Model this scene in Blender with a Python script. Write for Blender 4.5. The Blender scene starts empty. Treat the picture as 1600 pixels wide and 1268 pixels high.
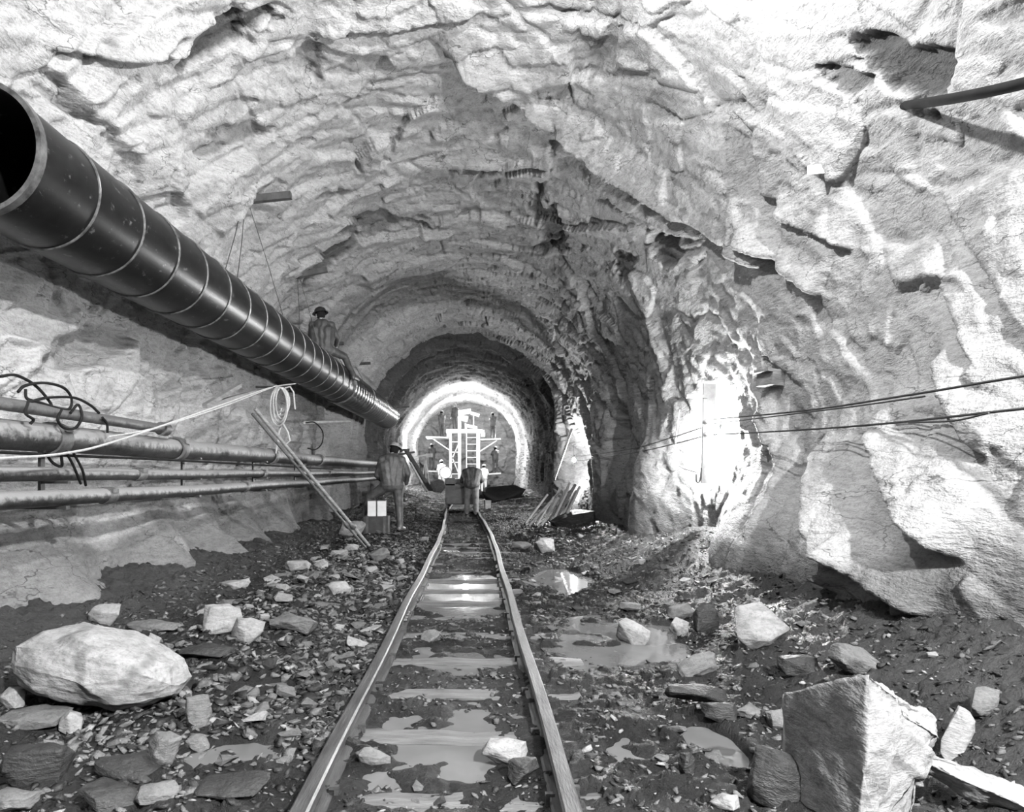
import bpy, bmesh, math, random
import numpy as np
from mathutils import Vector, Matrix, Euler, noise as mnoise

random.seed(7)
RNG = np.random.RandomState(11)
scene = bpy.context.scene
COL = scene.collection

# ------------------------------------------------------------------ camera
F_PX, VX, VY, HC = 1100.0, 740.0, 738.0, 1.14      # focal length in px, vanishing point, eye height above the rail heads
cam_d = bpy.data.cameras.new('camera')
cam = bpy.data.objects.new('camera', cam_d)
COL.objects.link(cam)
cam.location = (0, 0, HC)
cam.rotation_euler = (math.pi / 2, 0, 0)
cam_d.sensor_fit = 'HORIZONTAL'
cam_d.sensor_width = 36.0
cam_d.lens = 36.0 * F_PX / 1600.0
cam_d.shift_x = (800.0 - VX) / 1600.0
cam_d.shift_y = (VY - 634.0) / 1600.0
cam_d.clip_start = 0.05
cam_d.clip_end = 200
scene.camera = cam

# ------------------------------------------------------------------ world, exposure, lights
world = bpy.data.worlds.new('world')
scene.world = world
world.use_nodes = True
world.node_tree.nodes['Background'].inputs[0].default_value = (1, 1, 1, 1)
world.node_tree.nodes['Background'].inputs[1].default_value = 0.004
scene.view_settings.view_transform = 'Standard'
scene.view_settings.look = 'None'
scene.view_settings.exposure = 0.4
scene.view_settings.gamma = 1.0
scene.view_settings.use_curve_mapping = False
scene.cycles.max_bounces = 4
scene.cycles.diffuse_bounces = 2
scene.cycles.glossy_bounces = 2
scene.cycles.caustics_reflective = False
scene.cycles.caustics_refractive = False


def point_light(name, loc, power, radius):
    l = bpy.data.lights.new(name, 'POINT')
    l.energy = power
    l.shadow_soft_size = radius
    o = bpy.data.objects.new(name, l)
    COL.objects.link(o)
    o.location = loc
    return o


L_ROOF = (0.7, 5.0, 4.95)      # bulb hung from the roof just above the frame
L_WALL = (2.65, -0.1, 2.7)     # next bulb of the string along the right wall, beside the camera
L_BACK = (2.4, -2.2, 4.2)      # unseen flood lamp added behind the camera to even the light along the tunnel
L_NEAR = (3.20, 9.1, 1.62)     # bulb at the plank on the right wall
L_MID = (2.88, 20.2, 1.50)     # the following bulb down the tunnel
L_FACE = [(-3.0, 40.5, 2.9), (2.1, 40.5, 2.9), (-.44, 40.5, 5.3), (-3.0, 46.5, 3.4), (2.1, 46.5, 3.4), (-.44, 46.5, 5.3)]
point_light('roof_light', L_ROOF, 560, 0.05)
point_light('wall_light', L_WALL, 330, 0.04)
point_light('added_flood_light', L_BACK, 4500, 0.10)
P_NEAR, P_MID = 600, 620        # the two bulbs in view are glowing meshes, built below
for p in L_FACE:
    point_light('face_light', p, 420, 0.12)


# ------------------------------------------------------------------ pixel helpers (1600 x 1268 frame)
def P(px, py, d):
    return np.array([(px - VX) / F_PX * d, d, HC - (py - VY) / F_PX * d])


def smooth(t):
    t = np.clip(t, 0, 1)
    return t * t * (3 - 2 * t)


# ------------------------------------------------------------------ numpy noise
def _h(ix, iy, iz, k):
    with np.errstate(over='ignore'):
        n = (ix.astype(np.int64) * 374761393 + iy.astype(np.int64) * 668265263
             + iz.astype(np.int64) * 2147483647 % 1000003 * 7919 + k * 1274126177) & 0xFFFFFFFF
        n = ((n ^ (n >> 13)) * 1274126177) & 0xFFFFFFFF
        n = ((n ^ (n >> 16)) * 2246822519) & 0xFFFFFFFF
        n = n ^ (n >> 15)
    return (n & 0xFFFFFF) / float(0x1000000)


def vnoise(x, y, z, k=0):
    ix, iy, iz = np.floor(x), np.floor(y), np.floor(z)
    fx, fy, fz = x - ix, y - iy, z - iz
    fx, fy, fz = [f * f * (3 - 2 * f) for f in (fx, fy, fz)]
    r = 0
    for a in (0, 1):
        for b in (0, 1):
            for c in (0, 1):
                w = (fx if a else 1 - fx) * (fy if b else 1 - fy) * (fz if c else 1 - fz)
                r = r + w * _h(ix + a, iy + b, iz + c, k)
    return r - 0.5


def fbm(x, y, z, k=0, n=4):
    r, a = 0, 1.0
    for i in range(n):
        r = r + a * vnoise(x, y, z, k + i)
        x, y, z, a = x * 2.03, y * 2.03, z * 2.03, a * 0.5
    return r


def facets(x, y, z, k=0):
    """3D cells: returns tilted-plane value per cell, a per-cell random and the distance to the cell border."""
    ix, iy, iz = np.floor(x), np.floor(y), np.floor(z)
    f1 = np.full(x.shape, 1e9)
    f2 = np.full(x.shape, 1e9)
    bx = np.zeros_like(x); by = np.zeros_like(x); bz = np.zeros_like(x)
    dx1 = np.zeros_like(x); dy1 = np.zeros_like(x); dz1 = np.zeros_like(x)
    for a in (-1, 0, 1):
        for b in (-1, 0, 1):
            for c in (-1, 0, 1):
                cx, cy, cz = ix + a, iy + b, iz + c
                ddx = x - cx - _h(cx, cy, cz, k)
                ddy = y - cy - _h(cx, cy, cz, k + 1)
                ddz = z - cz - _h(cx, cy, cz, k + 2)
                d = ddx * ddx + ddy * ddy + ddz * ddz
                m = d < f1
                f2 = np.where(m, f1, np.minimum(f2, d))
                f1 = np.where(m, d, f1)
                bx = np.where(m, cx, bx); by = np.where(m, cy, by); bz = np.where(m, cz, bz)
                dx1 = np.where(m, ddx, dx1); dy1 = np.where(m, ddy, dy1); dz1 = np.where(m, ddz, dz1)
    r = _h(bx, by, bz, k + 3)
    tilt = ((_h(bx, by, bz, k + 4) - .5) * dx1 + (_h(bx, by, bz, k + 5) - .5) * dy1 + (_h(bx, by, bz, k + 6) - .5) * dz1)
    return tilt, r - .5, np.sqrt(f2) - np.sqrt(f1)


# ------------------------------------------------------------------ mesh helpers
def set_props(o, label=None, cat=None, group=None, kind=None):
    if label: o['label'] = label
    if cat: o['category'] = cat
    if group: o['group'] = group
    if kind: o['kind'] = kind
    return o


def mesh_from(name, verts, faces, mats=(), smooth_shade=False, quads=None):
    me = bpy.data.meshes.new(name)
    if quads is not None:
        verts = np.asarray(verts, dtype=np.float32)
        q = np.asarray(quads, dtype=np.int32)
        n, k = q.shape
        me.vertices.add(len(verts)); me.vertices.foreach_set('co', verts.ravel())
        me.loops.add(n * k); me.loops.foreach_set('vertex_index', q.ravel())
        me.polygons.add(n)
        me.polygons.foreach_set('loop_start', np.arange(0, n * k, k, dtype=np.int32))
        me.polygons.foreach_set('loop_total', np.full(n, k, dtype=np.int32))
        me.update(calc_edges=True)
    else:
        me.from_pydata([tuple(v) for v in verts], [], [tuple(f) for f in faces])
        me.update()
    for m in (mats if isinstance(mats, (list, tuple)) else [mats]):
        me.materials.append(m)
    if smooth_shade:
        me.polygons.foreach_set('use_smooth', np.ones(len(me.polygons), dtype=bool))
    return me


def obj(name, me, parent=None, loc=(0, 0, 0), rot=(0, 0, 0), scale=(1, 1, 1)):
    o = bpy.data.objects.new(name, me)
    COL.objects.link(o)
    o.location, o.rotation_euler, o.scale = loc, rot, scale
    if parent is not None: o.parent = parent
    return o


def empty(name, loc=(0, 0, 0), rot=(0, 0, 0), label=None, cat=None, group=None):
    o = obj(name, None, None, loc, rot)
    o.empty_display_size = 0.1
    return set_props(o, label, cat, group)


class MB:
    """collects shapes for ONE mesh"""
    def __init__(s): s.v, s.f = [], []

    def add(s, v, f):
        b = len(s.v); s.v += [tuple(p) for p in v]; s.f += [tuple(i + b for i in q) for q in f]; return s

    def box(s, c, size, rot=None):
        hx, hy, hz = [a / 2 for a in size]
        v = [Vector((x, y, z)) for x in (-hx, hx) for y in (-hy, hy) for z in (-hz, hz)]
        if rot is not None:
            R = Euler(rot).to_matrix() if not isinstance(rot, Matrix) else rot
            v = [R @ p for p in v]
        c = Vector(c)
        v = [p + c for p in v]
        return s.add(v, [(0, 1, 3, 2), (4, 6, 7, 5), (0, 4, 5, 1), (2, 3, 7, 6), (0, 2, 6, 4), (1, 5, 7, 3)])

    def bar(s, a, b, w, h=None, up=(0, 0, 1)):
        """rectangular bar from a to b"""
        h = h or w
        a, b, up = Vector(a), Vector(b), Vector(up)
        d = (b - a).normalized()
        if abs(d.dot(up)) > .98: up = Vector((0, 1, 0))
        x = d.cross(up).normalized(); z = x.cross(d).normalized()
        v = []
        for p in (a, b):
            for sx, sz in ((-1, -1), (1, -1), (1, 1), (-1, 1)):
                v.append(p + x * (sx * w / 2) + z * (sz * h / 2))
        return s.add(v, [(0, 1, 2, 3), (7, 6, 5, 4), (0, 4, 5, 1), (1, 5, 6, 2), (2, 6, 7, 3), (3, 7, 4, 0)])

    def tube(s, pts, r, n=8, caps=True):
        pts = [Vector(p) for p in pts]
        m = len(pts)
        rs = r if isinstance(r, (list, tuple, np.ndarray)) else [r] * m
        t0 = (pts[1] - pts[0]).normalized()
        up = Vector((0, 0, 1)) if abs(t0.z) < .9 else Vector((1, 0, 0))
        x = t0.cross(up).normalized()
        v = []
        for i, p in enumerate(pts):
            t = (pts[min(i + 1, m - 1)] - pts[max(i - 1, 0)])
            t = t.normalized() if t.length > 1e-9 else t0
            x = (x - t * x.dot(t))
            x = x.normalized() if x.length > 1e-6 else t.orthogonal().normalized()
            y = t.cross(x)
            for k in range(n):
                a = 2 * math.pi * k / n
                v.append(p + (x * math.cos(a) + y * math.sin(a)) * rs[i])
        f = [(i * n + k, i * n + (k + 1) % n, (i + 1) * n + (k + 1) % n, (i + 1) * n + k) for i in range(m - 1) for k in range(n)]
        if caps:
            f += [tuple(range(n - 1, -1, -1)), tuple(range((m - 1) * n, m * n))]
        return s.add(v, f)

    def lathe(s, prof, origin=(0, 0, 0), axis='Z', n=24, closed=False):
        v = []
        for r, h in prof:
            for k in range(n):
                a = 2 * math.pi * k / n
                p = (r * math.cos(a), r * math.sin(a), h)
                if axis == 'Y': p = (p[0], p[2], p[1])
                if axis == 'X': p = (p[2], p[0], p[1])
                v.append((p[0] + origin[0], p[1] + origin[1], p[2] + origin[2]))
        m = len(prof)
        f = [(i * n + k, i * n + (k + 1) % n, (i + 1) * n + (k + 1) % n, (i + 1) * n + k) for i in range(m - 1) for k in range(n)]
        return s.add(v, f)

    def sphere(s, c, r, n=12, m=8, sc=(1, 1, 1)):
        prof = [(max(1e-4, math.sin(math.pi * i / m)) * r, -math.cos(math.pi * i / m) * r) for i in range(m + 1)]
        b = MB().lathe(prof, n=n)
        return s.add([(p[0] * sc[0] + c[0], p[1] * sc[1] + c[1], p[2] * sc[2] + c[2]) for p in b.v], b.f)

    def mesh(s, name, mat, smooth_shade=False):
        me = mesh_from(name, s.v, s.f, mat)
        bm = bmesh.new(); bm.from_mesh(me)
        bmesh.ops.recalc_face_normals(bm, faces=bm.faces)
        if smooth_shade:
            for f in bm.faces: f.smooth = True
            for e in bm.edges:
                if len(e.link_faces) == 2 and e.calc_face_angle(0) > 0.7: e.smooth = False
        bm.to_mesh(me); bm.free()
        return me

    def build(s, name, mat, parent=None, smooth_shade=False, **k):
        return obj(name, s.mesh(name, mat, smooth_shade), parent, **k)


# ------------------------------------------------------------------ materials
def nt(m): return m.node_tree.nodes, m.node_tree.links


def new_mat(name):
    m = bpy.data.materials.new(name); m.use_nodes = True
    N, L = nt(m)
    return m, N, L, N['Principled BSDF']


def ramp(N, stops, interp='LINEAR'):
    r = N.new('ShaderNodeValToRGB')
    r.color_ramp.interpolation = interp
    e = r.color_ramp.elements
    while len(e) < len(stops): e.new(0.5)
    for i, (p, c) in enumerate(stops):
        e[i].position = p; e[i].color = (c, c, c, 1)
    return r


def tex_noise(N, L, scale, detail=6, rough=.6, vec=None, dist=0.0):
    t = N.new('ShaderNodeTexNoise')
    t.inputs['Scale'].default_value = scale
    t.inputs['Detail'].default_value = detail
    t.inputs['Roughness'].default_value = rough
    t.inputs['Distortion'].default_value = dist
    if vec is not None: L.new(vec, t.inputs['Vector'])
    return t


def mixc(N, L, fac, a, b, mode='MIX'):
    m = N.new('ShaderNodeMix'); m.data_type = 'RGBA'; m.blend_type = mode
    for sock, val in ((m.inputs[0], fac), (m.inputs[6], a), (m.inputs[7], b)):
        if hasattr(val, 'is_linked') or hasattr(val, 'node'): L.new(val, sock)
        elif isinstance(val, (int, float)):
            sock.default_value = val if sock == m.inputs[0] else (val, val, val, 1)
    return m.outputs[2]


def bump(N, L, height, strength, dist, normal=None):
    b = N.new('ShaderNodeBump')
    b.inputs['Strength'].default_value = strength
    b.inputs['Distance'].default_value = dist
    L.new(height, b.inputs['Height'])
    if normal is not None: L.new(normal, b.inputs['Normal'])
    return b.outputs['Normal']


def coords(N, L, rot=(0, 0, 0), scale=(1, 1, 1), kind='Object'):
    tc = N.new('ShaderNodeTexCoord')
    mp = N.new('ShaderNodeMapping')
    mp.inputs['Rotation'].default_value = rot
    mp.inputs['Scale'].default_value = scale
    L.new(tc.outputs[kind], mp.inputs['Vector'])
    return tc.outputs[kind], mp.outputs['Vector']


def rock_mat(name, lo, hi, fresh_shade=0.16, rough=.9, bump_s=.6, attr=True, fol=True, cracks=False):
    m, N, L, B = new_mat(name)
    raw, vec = coords(N, L, rot=(0.93, 0, .1), scale=(1, 1, 3.2)) if fol else coords(N, L)
    n1 = tex_noise(N, L, 1.1, 4, .65, vec)
    r1 = ramp(N, [(.25, lo), (.75, hi)]); L.new(n1.outputs['Fac'], r1.inputs[0])
    n2 = tex_noise(N, L, 9, 4, .7, vec)
    r2 = ramp(N, [(.3, .55), (.55, 1.0)]); L.new(n2.outputs['Fac'], r2.inputs[0])
    c = mixc(N, L, .75, r1.outputs[0], r2.outputs[0], 'MULTIPLY')
    n3 = tex_noise(N, L, 46, 2, .7, raw)
    r3 = ramp(N, [(.32, .5), (.5, 1.0)]); L.new(n3.outputs['Fac'], r3.inputs[0])
    c = mixc(N, L, .5, c, r3.outputs[0], 'MULTIPLY')
    crk = None
    if cracks:
        va = N.new('ShaderNodeVectorMath'); va.operation = 'MULTIPLY_ADD'
        L.new(n1.outputs['Color'], va.inputs[0]); va.inputs[1].default_value = (.9, .9, .9); L.new(vec, va.inputs[2])
        gate = tex_noise(N, L, 1.7, 2, .6, raw)
        vv = N.new('ShaderNodeTexVoronoi'); vv.feature = 'DISTANCE_TO_EDGE'; vv.inputs['Scale'].default_value = 1.15
        L.new(va.outputs[0], vv.inputs['Vector'])
        rv = ramp(N, [(0, .0), (.011, 1.0)]); L.new(vv.outputs['Distance'], rv.inputs[0])
        rg_ = ramp(N, [(.44, 1.0), (.54, 0.0)]); L.new(gate.outputs['Fac'], rg_.inputs[0])
        mx = N.new('ShaderNodeMath'); mx.operation = 'MAXIMUM'; L.new(rv.outputs[0], mx.inputs[0]); L.new(rg_.outputs[0], mx.inputs[1])
        crk = mx.outputs[0]
        c = mixc(N, L, crk, .08, c)
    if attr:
        at = N.new('ShaderNodeAttribute'); at.attribute_name = 'fresh_shade'
        c = mixc(N, L, at.outputs['Fac'], c, mixc(N, L, 1.0, c, fresh_shade, 'MULTIPLY'))
    L.new(c, B.inputs['Base Color'])
    B.inputs['Roughness'].default_value = rough
    B.inputs['Specular IOR Level'].default_value = .25
    hs = N.new('ShaderNodeMath'); hs.operation = 'MULTIPLY_ADD'; L.new(n3.outputs['Fac'], hs.inputs[0]); hs.inputs[1].default_value = .3; L.new(n2.outputs['Fac'], hs.inputs[2])
    if cracks:
        vc = N.new('ShaderNodeTexVoronoi'); vc.inputs['Scale'].default_value = 4.2; L.new(va.outputs[0], vc.inputs['Vector'])
        sc_ = N.new('ShaderNodeSeparateColor'); L.new(vc.outputs['Color'], sc_.inputs[0])
        hs2 = N.new('ShaderNodeMath'); hs2.operation = 'MULTIPLY_ADD'; L.new(sc_.outputs[0], hs2.inputs[0]); hs2.inputs[1].default_value = .55; L.new(hs.outputs[0], hs2.inputs[2])
        hs = hs2
    nb = bump(N, L, hs.outputs[0], bump_s * 1.1, .04)
    L.new(nb, B.inputs['Normal'])
    return m


def simple_mat(name, lo, hi, rough=.7, metal=0.0, scale=8, bump_s=.3, spec=.5, stretch=(1, 1, 1), emit=None):
    m, N, L, B = new_mat(name)
    raw, vec = coords(N, L, scale=stretch)
    n = tex_noise(N, L, scale, 6, .65, vec)
    r = ramp(N, [(.3, lo), (.7, hi)]); L.new(n.outputs['Fac'], r.inputs[0])
    L.new(r.outputs[0], B.inputs['Base Color'])
    B.inputs['Roughness'].default_value = rough
    B.inputs['Metallic'].default_value = metal
    B.inputs['Specular IOR Level'].default_value = spec
    if bump_s:
        n2 = tex_noise(N, L, scale * 4, 4, .6, vec)
        L.new(bump(N, L, n2.outputs['Fac'], bump_s, .01), B.inputs['Normal'])
    if emit:
        B.inputs['Emission Color'].default_value = (1, 1, 1, 1)
        B.inputs['Emission Strength'].default_value = emit
    return m


M = {}
M['wall'] = rock_mat('dusty_rock', .26, .42, cracks=True)
M['face'] = rock_mat('face_rock', .07, .2)
M['rock_pale'] = rock_mat('pale_stone', .15, .27, attr=False, bump_s=.35)
M['boulder'] = rock_mat('blotched_boulder', .17, .27, attr=False, bump_s=.3)
M['rock_grey'] = rock_mat('grey_stone', .06, .14, attr=False, bump_s=.45)
M['rock_dark'] = rock_mat('dark_stone', .010, .038, attr=False, rough=.6, bump_s=.45)
M['duct'] = simple_mat('black_painted_steel', .004, .010, .34, 0.0, 5, .05, spec=.22)
M['duct_seam'] = simple_mat('worn_seam_steel', .015, .14, .4, .3, 14, .1)
M['galv'] = simple_mat('galvanised_steel', .1, .25, .28, .8, 6, .05)
M['pipe'] = simple_mat('muddy_pipe_steel', .006, .05, .5, .2, 9, .5, stretch=(1, .5, 1))
M['pipe_dark'] = simple_mat('dark_pipe_steel', .03, .16, .5, .3, 10, .4)
M['rail'] = simple_mat('rail_steel', .035, .13, .40, .55, 7, .35, stretch=(3, .4, 3))
M['wood'] = simple_mat('weathered_timber', .10, .26, .85, 0, 6, .5, stretch=(1, 1, 6))
M['wood_dark'] = simple_mat('dark_timber', .03, .08, .85, 0, 6, .5)
M['wood_pale'] = simple_mat('pale_timber', .3, .5, .85, 0, 6, .4)
M['tie'] = simple_mat('muddy_sleeper_wood', .04, .13, .55, 0, 5, .8, stretch=(.6, 4, 4))
M['cable'] = simple_mat('black_cable', .006, .014, .85, 0, 8, 0, spec=.12)
M['wire'] = simple_mat('thin_wire', .02, .05, .5, .3, 8, 0)
M['rope'] = simple_mat('pale_rope', .3, .5, .9, 0, 60, .6)
M['cloth'] = simple_mat('muddy_rain_gear', .018, .08, .55, 0, 9, .5)
M['cloth_mid'] = simple_mat('grey_work_clothes', .07, .15, .85, 0, 9, .4)
M['cloth_pale'] = simple_mat('pale_work_clothes', .5, .7, .85, 0, 9, .3)
M['skin'] = simple_mat('skin', .3, .42, .6, 0, 9, .1)
M['boot'] = simple_mat('rubber_boot', .05, .14, .4, 0, 9, .2)
M['boot_pale'] = simple_mat('muddy_boot', .22, .34, .6, 0, 9, .2)
M['hat'] = simple_mat('hard_hat', .16, .3, .35, 0, 9, .05)
M['dark_metal'] = simple_mat('black_machine_paint', .012, .04, .45, .2, 8, .2)
M['white_metal'] = simple_mat('pale_machine_paint', .55, .75, .5, .1, 8, .1)
M['white'] = simple_mat('white_card', .5, .6, .7, 0, 8, .05)
M['lens'] = simple_mat('headlamp_lens', .8, .9, .1, 0, 3, 0, emit=1.0)
M['lens_hot'] = simple_mat('headlamp_filament', .9, .9, .1, 0, 3, 0, emit=14)

m, N, L, B = new_mat('murky_water')
raw, vec = coords(N, L)
n = tex_noise(N, L, 2.4, 4, .5, vec)
r = ramp(N, [(.3, .08), (.7, .13)]); L.new(n.outputs['Fac'], r.inputs[0]); L.new(r.outputs[0], B.inputs['Base Color'])
B.inputs['Roughness'].default_value = .04
B.inputs['IOR'].default_value = 1.33
n2 = tex_noise(N, L, 9, 2, .5, vec)
L.new(bump(N, L, n2.outputs['Fac'], .06, .01), B.inputs['Normal'])
M['water'] = m

m, N, L, B = new_mat('wet_muck')
raw, vec = coords(N, L)
n = tex_noise(N, L, 2.2, 8, .65, vec)
r = ramp(N, [(.3, .006), (.7, .024)]); L.new(n.outputs['Fac'], r.inputs[0])
at = N.new('ShaderNodeAttribute'); at.attribute_name = 'dry'
c = mixc(N, L, at.outputs['Fac'], r.outputs[0], .075)
n2 = tex_noise(N, L, 40, 5, .7, vec)
r2 = ramp(N, [(.3, .45), (.6, 1)]); L.new(n2.outputs['Fac'], r2.inputs[0])
c = mixc(N, L, .7, c, r2.outputs[0], 'MULTIPLY')
L.new(c, B.inputs['Base Color'])
rr = ramp(N, [(.3, .3), (.6, .75)]); L.new(n.outputs['Fac'], rr.inputs[0]); L.new(rr.outputs[0], B.inputs['Roughness'])
B.inputs['Specular IOR Level'].default_value = .22
L.new(bump(N, L, n2.outputs['Fac'], 1.0, .03), B.inputs['Normal'])
M['muck'] = m

m = M['duct']; N, L = nt(m); B = N['Principled BSDF']
old = B.inputs['Base Color'].links[0].from_socket
raw, vec = coords(N, L, scale=(1, .6, 1))
sp = tex_noise(N, L, 16, 5, .75, vec)
rs_ = ramp(N, [(.60, 0), (.68, .8)]); L.new(sp.outputs['Fac'], rs_.inputs[0])
L.new(mixc(N, L, rs_.outputs[0], old, .09), B.inputs['Base Color'])

# rock flour settled on whatever faces up
for key, col in (('pipe', .24), ('pipe_dark', .10)):
    m = M[key]; N, L = nt(m); B = N['Principled BSDF']
    old = B.inputs['Base Color'].links[0].from_socket
    ge = N.new('ShaderNodeNewGeometry'); sx = N.new('ShaderNodeSeparateXYZ'); L.new(ge.outputs['Normal'], sx.inputs[0])
    raw, vec = coords(N, L)
    nn = tex_noise(N, L, 13, 3, .7, vec)
    ma = N.new('ShaderNodeMath'); ma.operation = 'MULTIPLY_ADD'; L.new(nn.outputs['Fac'], ma.inputs[0]); ma.inputs[1].default_value = 1.6; L.new(sx.outputs['Z'], ma.inputs[2])
    rp = ramp(N, [(.45, 0), (.85, 1)])
    md = N.new('ShaderNodeMath'); md.operation = 'MULTIPLY'; md.inputs[1].default_value = .75; L.new(ma.outputs[0], md.inputs[0]); L.new(md.outputs[0], rp.inputs[0])
    L.new(mixc(N, L, rp.outputs[0], old, col), B.inputs['Base Color'])

m = M['boulder']; N, L = nt(m); B = N['Principled BSDF']
old = B.inputs['Base Color'].links[0].from_socket
raw, vec = coords(N, L)
sp = tex_noise(N, L, 5.5, 2, .5, vec)
rs_ = ramp(N, [(.56, 0), (.66, .75)]); L.new(sp.outputs['Fac'], rs_.inputs[0])
L.new(mixc(N, L, rs_.outputs[0], old, .09), B.inputs['Base Color'])

# ------------------------------------------------------------------ the tunnel
ZC, R0, ZB = 2.7, 3.42, -0.55
LW = ZC - ZB
LARCH = math.pi * R0
LTOT = 2 * LW + LARCH


def cx_of(y): return -0.2 - 0.24 * smooth((np.asarray(y, dtype=float) - 11) / 14)


def base_surface(s, y):
    """point and outward normal of the plain horseshoe section at girth s and distance y"""
    cx = cx_of(y)
    a = np.clip((s - LW) / LARCH, 0, 1) * math.pi
    x = -np.cos(a) * R0; z = ZC + np.sin(a) * R0
    nx = -np.cos(a); nz = np.sin(a)
    lo = s < LW; hi = s > LW + LARCH
    z = np.where(lo, ZB + s, np.where(hi, ZC - (s - LW - LARCH), z))
    t = np.clip((ZC - z) / LW, 0, 1)
    x = np.where(lo, -R0 + .16 * t * t, np.where(hi, R0 - .22 * t * t, x))
    return x + cx, z, nx, nz


def pix_sy(px, py):
    """where the line of sight through a pixel meets the plain section"""
    def g(d):
        p = P(px, py, d); x = p[0] - float(cx_of(d)); z = p[2]
        return (math.hypot(x, z - ZC) if z > ZC else abs(x)) - R0
    a, b = .3, 49.0
    if g(b) < 0: d = b
    else:
        for _ in range(60):
            m = (a + b) / 2
            if g(m) < 0: a = m
            else: b = m
        d = a
    p = P(px, py, d); x = p[0] - float(cx_of(d)); z = p[2]
    if z > ZC: s = LW + math.atan2(z - ZC, -x) / math.pi * LARCH
    elif x < 0: s = z - ZB
    else: s = LW + LARCH + (ZC - z)
    return s, d


# rows along the tunnel, finer near the camera
ys = [-7.0, -5.5, -4, -3, -2, -1, 0, .6, 1.0, 1.4]
while ys[-1] < 3.5: ys.append(ys[-1] + .06)
while ys[-1] < 50.2: ys.append(ys[-1] + .0048 * ys[-1])
YS = np.array(ys)
NS = 900
SS = np.linspace(0, LTOT, NS)
S, Y = np.meshgrid(SS, YS)
bx, bz, nx, nz = base_surface(S, Y)

# foliation of the schist: sheets dip towards the camera
fn = np.array([.12, .58, -.80]); fn /= np.linalg.norm(fn)
fu = np.array([1, 0, 0.15]); fu -= fn * fu.dot(fn); fu /= np.linalg.norm(fu)
fv = np.cross(fn, fu)
CU = bx * fu[0] + Y * fu[1] + bz * fu[2]
CV = bx * fv[0] + Y * fv[1] + bz * fv[2]
CN = bx * fn[0] + Y * fn[1] + bz * fn[2]
WU = CU + .25 * fbm(CU * .9, CV * .9, CN * .9, 50, 3)
WV = CV + .25 * fbm(CU * .9, CV * .9, CN * .9, 60, 3)
WN = CN + .10 * fbm(CU * 1.3, CV * 1.3, CN * 1.3, 70, 3)

D = .22 * fbm(bx * .45, Y * .45, bz * .45, 3, 2)
lowmask = smooth((bz - .2) / 1.6)                         # lower walls are plastered smooth with rock flour
rough = (.45 + .55 * lowmask) * (1 - .40 * smooth((bx - .6) / 1.6) * (1 - smooth((Y - 12) / 4)))
ta, ra, ea = facets(WU * .75, WV * .75, WN * 1.4, 100)
tb, rb, eb = facets(WU * 1.9, WV * 2.1, WN * 4.4, 200)
tc_, rc, ec = facets(WU * 4.5, WV * 5.0, WN * 11, 300)
D += rough * (.25 * ta + .10 * ra)
D += rough * (.12 * tb + .042 * rb)
D += rough * (.04 * tc_ + .014 * rc)
D += rough * .05 * (1 - smooth(ea / .05)) * smooth((fbm(bx, Y, bz, 31, 2) + .25) / .3)
D += .018 * fbm(WU * 3, WV * 3, WN * 9, 90, 4)
FRESH_SHADE = np.zeros_like(D)  # wall darkening per vertex: bare rock, painted shade and mud


def poly_dist(poly):
    """distance and signed side of every wall vertex to a polyline in (girth, distance)"""
    best = np.full(S.shape, 1e9); side = np.zeros(S.shape); along = np.zeros(S.shape)
    tot = 0
    for (s0, y0), (s1, y1) in zip(poly[:-1], poly[1:]):
        ex, ey = s1 - s0, y1 - y0
        l2 = ex * ex + ey * ey + 1e-9
        raw = ((S - s0) * ex + (Y - y0) * ey) / l2
        t = np.clip(raw, 0, 1)
        dx, dy = S - s0 - t * ex, Y - y0 - t * ey
        d = np.hypot(dx, dy)
        m = d < best
        best = np.where(m, d, best)
        side = np.where(m, np.sign(ex * (Y - y0) - ey * (S - s0)), side)
        along = np.where(m, tot + t, along)
        tot += 1
    return best, side, along / tot


def ledge(pix, width, amp, flip=1, fade=.12):
    """a slab edge: rock stands proud on one side and drops off sharply on the other"""
    global D
    d, sd, al = poly_dist([pix_sy(*p) for p in pix])
    ends = smooth(al / fade) * smooth((1 - al) / fade)
    up = (sd * flip > 0)
    D = D - amp * ends * np.where(up, np.clip(1 - d / width, 0, 1), 0)
    D = D + amp * .6 * ends * np.where(~up, np.clip(1 - d / (width * .45), 0, 1) ** 1.5, 0)


def hollow(cx, cy, rx, ry, ang, depth, fresh_shade=0.0, wob=.6):
    """a spalled hollow: centre, radii and tilt in pixels, turned into a patch of the wall surface"""
    global D, FRESH_SHADE
    s0, y0 = pix_sy(cx, cy)
    ca, sa = math.cos(math.radians(ang)), math.sin(math.radians(ang))
    s1, y1 = pix_sy(cx + rx * ca, cy + rx * sa)
    s2, y2 = pix_sy(cx - ry * sa, cy + ry * ca)
    A = np.array([[s1 - s0, s2 - s0], [y1 - y0, y2 - y0]])
    I = np.linalg.inv(A)
    u = I[0, 0] * (S - s0) + I[0, 1] * (Y - y0); v = I[1, 0] * (S - s0) + I[1, 1] * (Y - y0)
    r = np.hypot(u, v) + wob * fbm(u * 1.6 + cx, v * 1.6 + cy, S * 0, 17, 4) * 1.6
    m = 1 - smooth((r - .8) / .3)
    D = D + depth * m
    if fresh_shade: FRESH_SHADE = np.maximum(FRESH_SHADE, fresh_shade * (1 - smooth((r - .85) / .2)))  # dark tone stands for bare rock plus overhang shade


def bulge(s_side, y, z, ry, rz, amp, sharp=1.0):
    """amp > 0 pushes the rock into the tunnel; side -1 left, 1 right"""
    global D
    side = bx - cx_of(Y)
    w = np.exp(-(((Y - y) / ry) ** 2 + ((bz - z) / rz) ** 2) ** sharp) * (side * s_side > 0)
    D = D - amp * w


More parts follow.
